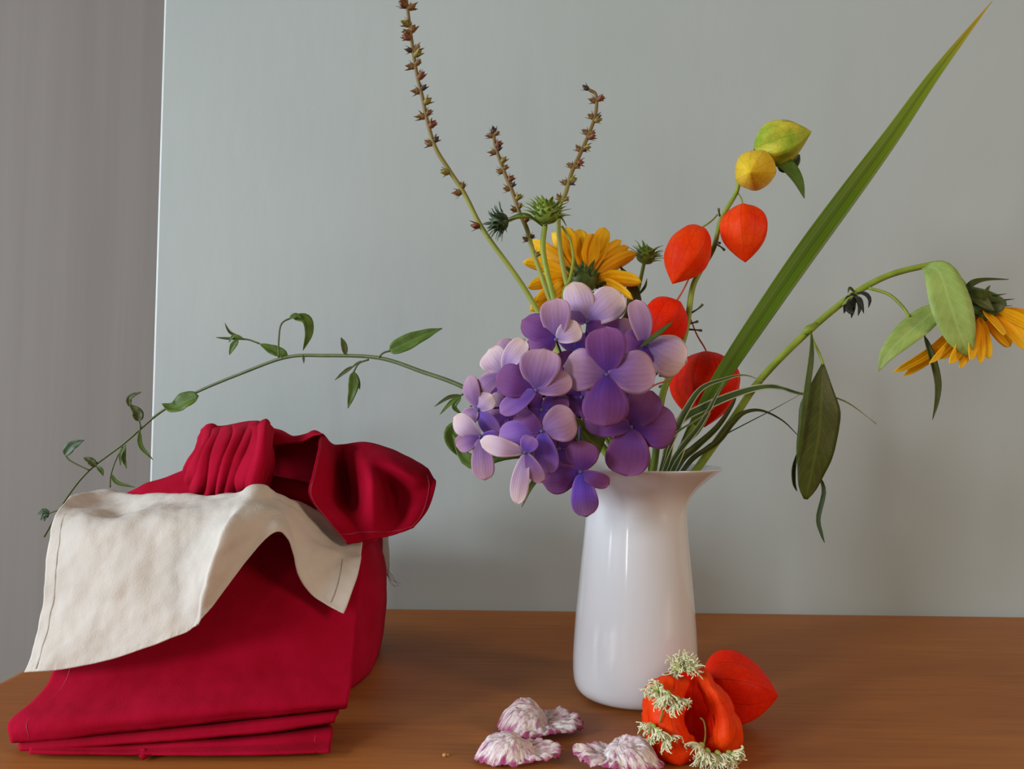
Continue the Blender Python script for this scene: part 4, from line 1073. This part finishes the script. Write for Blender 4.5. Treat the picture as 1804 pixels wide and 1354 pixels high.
back = [  # hollow interior wall
    [(1165, 1192, .438), (1195, 1180, .440), (1225, 1178, .440), (1248, 1190, .436), (1256, 1212, .430)],
    [(1160, 1225, .444), (1195, 1218, .448), (1222, 1215, .443), (1246, 1222, .437), (1264, 1240, .428)],
    [(1160, 1265, .444), (1195, 1262, .448), (1222, 1262, .443), (1248, 1262, .436), (1272, 1270, .426)],
    [(1165, 1305, .436), (1195, 1305, .440), (1222, 1305, .438), (1250, 1303, .432), (1278, 1300, .422)],
    [(1180, 1330, .420), (1200, 1332, .422), (1228, 1330, .422), (1255, 1325, .419), (1280, 1318, .414)]]
g = patch(back, 26, 26, lambda p, u, v: 0.0008 * fbm(p, 90))
mb = MB(); mb.grid(g, s=[0.3 + 0.4 * j / 25 for i in range(26) for j in range(26)]); mb.build('husk_back', M['lantern_red'], h1, solid=0.0004)
lobe = [  # right lobe that folds forward
    [(1224, 1182, .436), (1232, 1174, .428), (1246, 1178, .424), (1256, 1190, .428), (1258, 1205, .434)],
    [(1228, 1206, .430), (1238, 1200, .418), (1256, 1204, .413), (1272, 1216, .420), (1277, 1230, .432)],
    [(1238, 1236, .424), (1250, 1234, .411), (1272, 1234, .406), (1292, 1244, .415), (1295, 1256, .428)],
    [(1250, 1262, .420), (1262, 1262, .406), (1284, 1264, .402), (1303, 1272, .412), (1304, 1282, .426)],
    [(1256, 1292, .417), (1266, 1294, .404), (1284, 1296, .400), (1302, 1300, .410), (1302, 1308, .424)],
    [(1248, 1314, .414), (1262, 1318, .404), (1280, 1322, .401), (1294, 1322, .409), (1292, 1326, .421)],
    [(1246, 1326, .414), (1260, 1334, .407), (1275, 1338, .405), (1286, 1336, .411), (1284, 1334, .419)]]
g = patch(lobe, 30, 40, lambda p, u, v: crumple(p, 0.0022))
mb = MB(); mb.grid(g, s=[0.62 + 0.28 * j / 29 for i in range(40) for j in range(30)]); mb.build('husk_lobe', M['lantern'], h1, solid=0.0004)
flap = [[(1250, 1248, .428), (1254, 1246, .420), (1257, 1258, .412)], [(1241, 1268, .426), (1250, 1268, .416), (1258, 1275, .408)],
        [(1244, 1288, .424), (1252, 1290, .415), (1259, 1296, .406)], [(1248, 1305, .42), (1253, 1308, .413), (1258, 1312, .407)]]
mb = MB(); mb.grid(patch(flap, 10, 14, small)); mb.build('husk_flap', M['lantern_red'], h1, solid=0.0003)
topl = [[(1166, 1196, .424), (1175, 1184, .426), (1186, 1184, .430), (1192, 1200, .436)], [(1172, 1206, .416), (1182, 1194, .418), (1188, 1200, .424), (1192, 1214, .432)],
        [(1180, 1214, .413), (1186, 1212, .415), (1188, 1216, .419), (1190, 1222, .428)]]
mb = MB(); mb.grid(patch(topl, 12, 12, small)); mb.build('husk_flap', M['lantern'], h1, solid=0.0003)

def tuft(label, spots, thread=None):
    c = P(*spots[0][:3])
    root = thing('fringed_tuft', label, 'flower tuft', c, 'pale fringed tufts on the split husk')
    core, fr = MB(), MB()
    for (x, y, d, dx, dy, n, L) in spots:
        b = P(x, y, d); q = mpp(d)
        ax = (r_ * dx - u_ * dy + Vector((0, -0.5, 0))).normalized()
        core.lathe(b - ax * 5 * q, ax, [(0, 2 * q), (3 * q, 5 * q), (7 * q, 6 * q), (9 * q, 4 * q), (10 * q, 0)], 10, n=9, ridge=lambda a, v: 1 + 0.15 * math.sin(5 * a))
        A1 = ax.orthogonal().normalized(); B1 = ax.cross(A1)
        for i in range(int(n * 1.7)):
            th = rng.random() * 6.283; rr = 9 * q * math.sqrt(rng.random())
            rad = A1 * math.cos(th) + B1 * math.sin(th)
            p0 = b + rad * rr + ax * 4 * q
            LL = L * 1.1 * q * (0.6 + 0.6 * rng.random())
            dr = (ax * 0.8 + rad * (0.5 + 0.6 * rr / (8 * q))).normalized()
            p1 = p0 + dr * LL * 0.55
            cur = Vector((rng.random() - .5, rng.random() - .7, rng.random() - .6)) * LL * 0.9
            p2 = p1 + dr * LL * 0.35 + cur * 0.45
            p3 = p2 + cur * 0.4 - dr * LL * 0.05
            pp = [p0, p1, p2, p3]
            for p in pp: p.z = max(p.z, 0.0006)
            fr.tube(pp, [0.00034, 0.0003, 0.00022], n=8, seg=4)
    o = core.build('tuft_core', M['tuft_core'], root)
    fr.build('fringe', M['tuft'], root, kind='stuff')
    if thread: MB().tube([P(*p) for p in thread], [0.0004, 0.0005], seg=5).build('stalk', M['stem_olive'], root)
tuft('pale fringed tuft standing up on top of the split husk', [(1203, 1178, .422, 0.3, -1.0, 46, 20), (1194, 1180, .424, -0.6, -0.5, 20, 20), (1212, 1174, .424, 0.7, -0.8, 20, 18)])
tuft('largest drooping fringed tuft on the left shoulder of the split husk', [(1164, 1208, .404, -0.6, 0.2, 40, 16), (1176, 1220, .399, 0.1, 1.0, 44, 18), (1192, 1230, .399, 0.5, 1.0, 40, 18), (1158, 1216, .403, -0.7, 0.8, 26, 16)],
     [(1172, 1228, .399), (1168, 1250, .400), (1162, 1272, .401)])
tuft('small fringed tuft low on the left side of the split husk', [(1150, 1278, .402, -0.4, 0.3, 28, 14), (1160, 1286, .398, 0.2, 1.0, 30, 16), (1174, 1296, .398, 0.7, 1.0, 30, 16)])
tuft('wide fringed tuft spilling onto the table below the split husk', [(1236, 1312, .399, -0.8, 0.7, 36, 22), (1246, 1322, .396, 0.0, 1.0, 40, 22), (1264, 1326, .396, 0.4, 1.0, 40, 22), (1284, 1326, .398, 0.9, 0.7, 40, 20)],
     [(1240, 1312, .400), (1243, 1290, .406), (1240, 1270, .410), (1234, 1264, .412)])

def slice_(label, cx, cy, rx, ry, cap, seed, flip=1.0):
    """a dried slice: one domed lobe, a crease and a ruffled lower lobe"""
    c = T(cx, cy); mb = MB(); nr, na = 30, 110; rows = []
    for i in range(nr):
        r = i / (nr - 1); row = []
        for j in range(na):
            a = 2 * math.pi * j / na
            e = 1 + 0.16 * noise.noise(Vector((math.cos(a) * 1.2 + seed, math.sin(a) * 1.2, 0))) + 0.05 * noise.noise(Vector((math.cos(a) * 6, math.sin(a) * 6, seed)))
            x, y = r * rx * e * math.cos(a), r * ry * e * math.sin(a)
            X = x * flip
            dx, dy, ca, cb, h = cap
            q = 1 - ((X - dx) / ca) ** 2 - ((y - dy) / cb) ** 2
            dome = h * (max(0.0, q) ** 0.5) * (1 + 0.35 * y / ry) * (1 - 0.25 * noise.noise(Vector((X * 90 + seed, y * 90, 1.0))))
            side = max(0.0, min(1.0, (X - dx) / rx))
            plate = 0.0030 + 0.0075 * (r ** 2.5) * (0.25 + 0.75 * max(0.0, math.sin(a))) * side
            plate += side * 0.0011 * r * math.sin(11 * a + seed * 2 + 3 * noise.noise(Vector((a * 2, r * 2, seed))))
            z = max(dome, plate) if q > 0 else plate
            z *= 1 - 0.75 * r ** 9 * (1 - 0.5 * side)
            ang = 0.0002 * math.sin(26 * math.atan2(y - dy, X - dx) + 2 * seed) * min(1, r * 1.5)
            wr = noise.noise(Vector((math.cos(a) * 7 + seed, math.sin(a) * 7, r * 2.2)))
            z += 0.0022 * (0.35 - abs(wr)) * min(1, r * 1.6)
            z += ang + 0.0016 * (0.4 - abs(noise.noise(Vector((X * 150 + seed, y * 210, 2.0))))) + 0.0008 * fbm(Vector((X * 170 + seed, y * 170, 0)), 1.0)
            row.append(c + Vector((x, y, z)))
        rows.append(row)
    mb.grid(rows, closed=True)
    mb.t = [i / (nr - 1) for i in range(nr) for j in range(na)]
    mb.s = [j / na for i in range(nr) for j in range(na)]
    floor_to(mb, 0.0005)
    o = mb.build('dried_slice', M['radish'], origin=Vector((c.x, c.y, 0)), solid=0.0007)
    return tag(o, label, 'dried slice', 'shrivelled pink slices on the table')
slice_('shrivelled pink and white slice nearest the vase foot, tucked behind another', 953, 1288, 0.0215, 0.0155, (-0.0095, 0.001, 0.0135, 0.0135, 0.0115), 1.3)
slice_('shrivelled pink and white slice with magenta edges lapping the one behind', 912, 1338, 0.0198, 0.0115, (-0.0060, 0.000, 0.0140, 0.0115, 0.0105), 4.1)
slice_('shrivelled pink and white slice lying against the split orange husk', 1088, 1350, 0.0200, 0.0115, (-0.0060, 0.000, 0.0130, 0.0125, 0.0095), 7.7, -1.0)
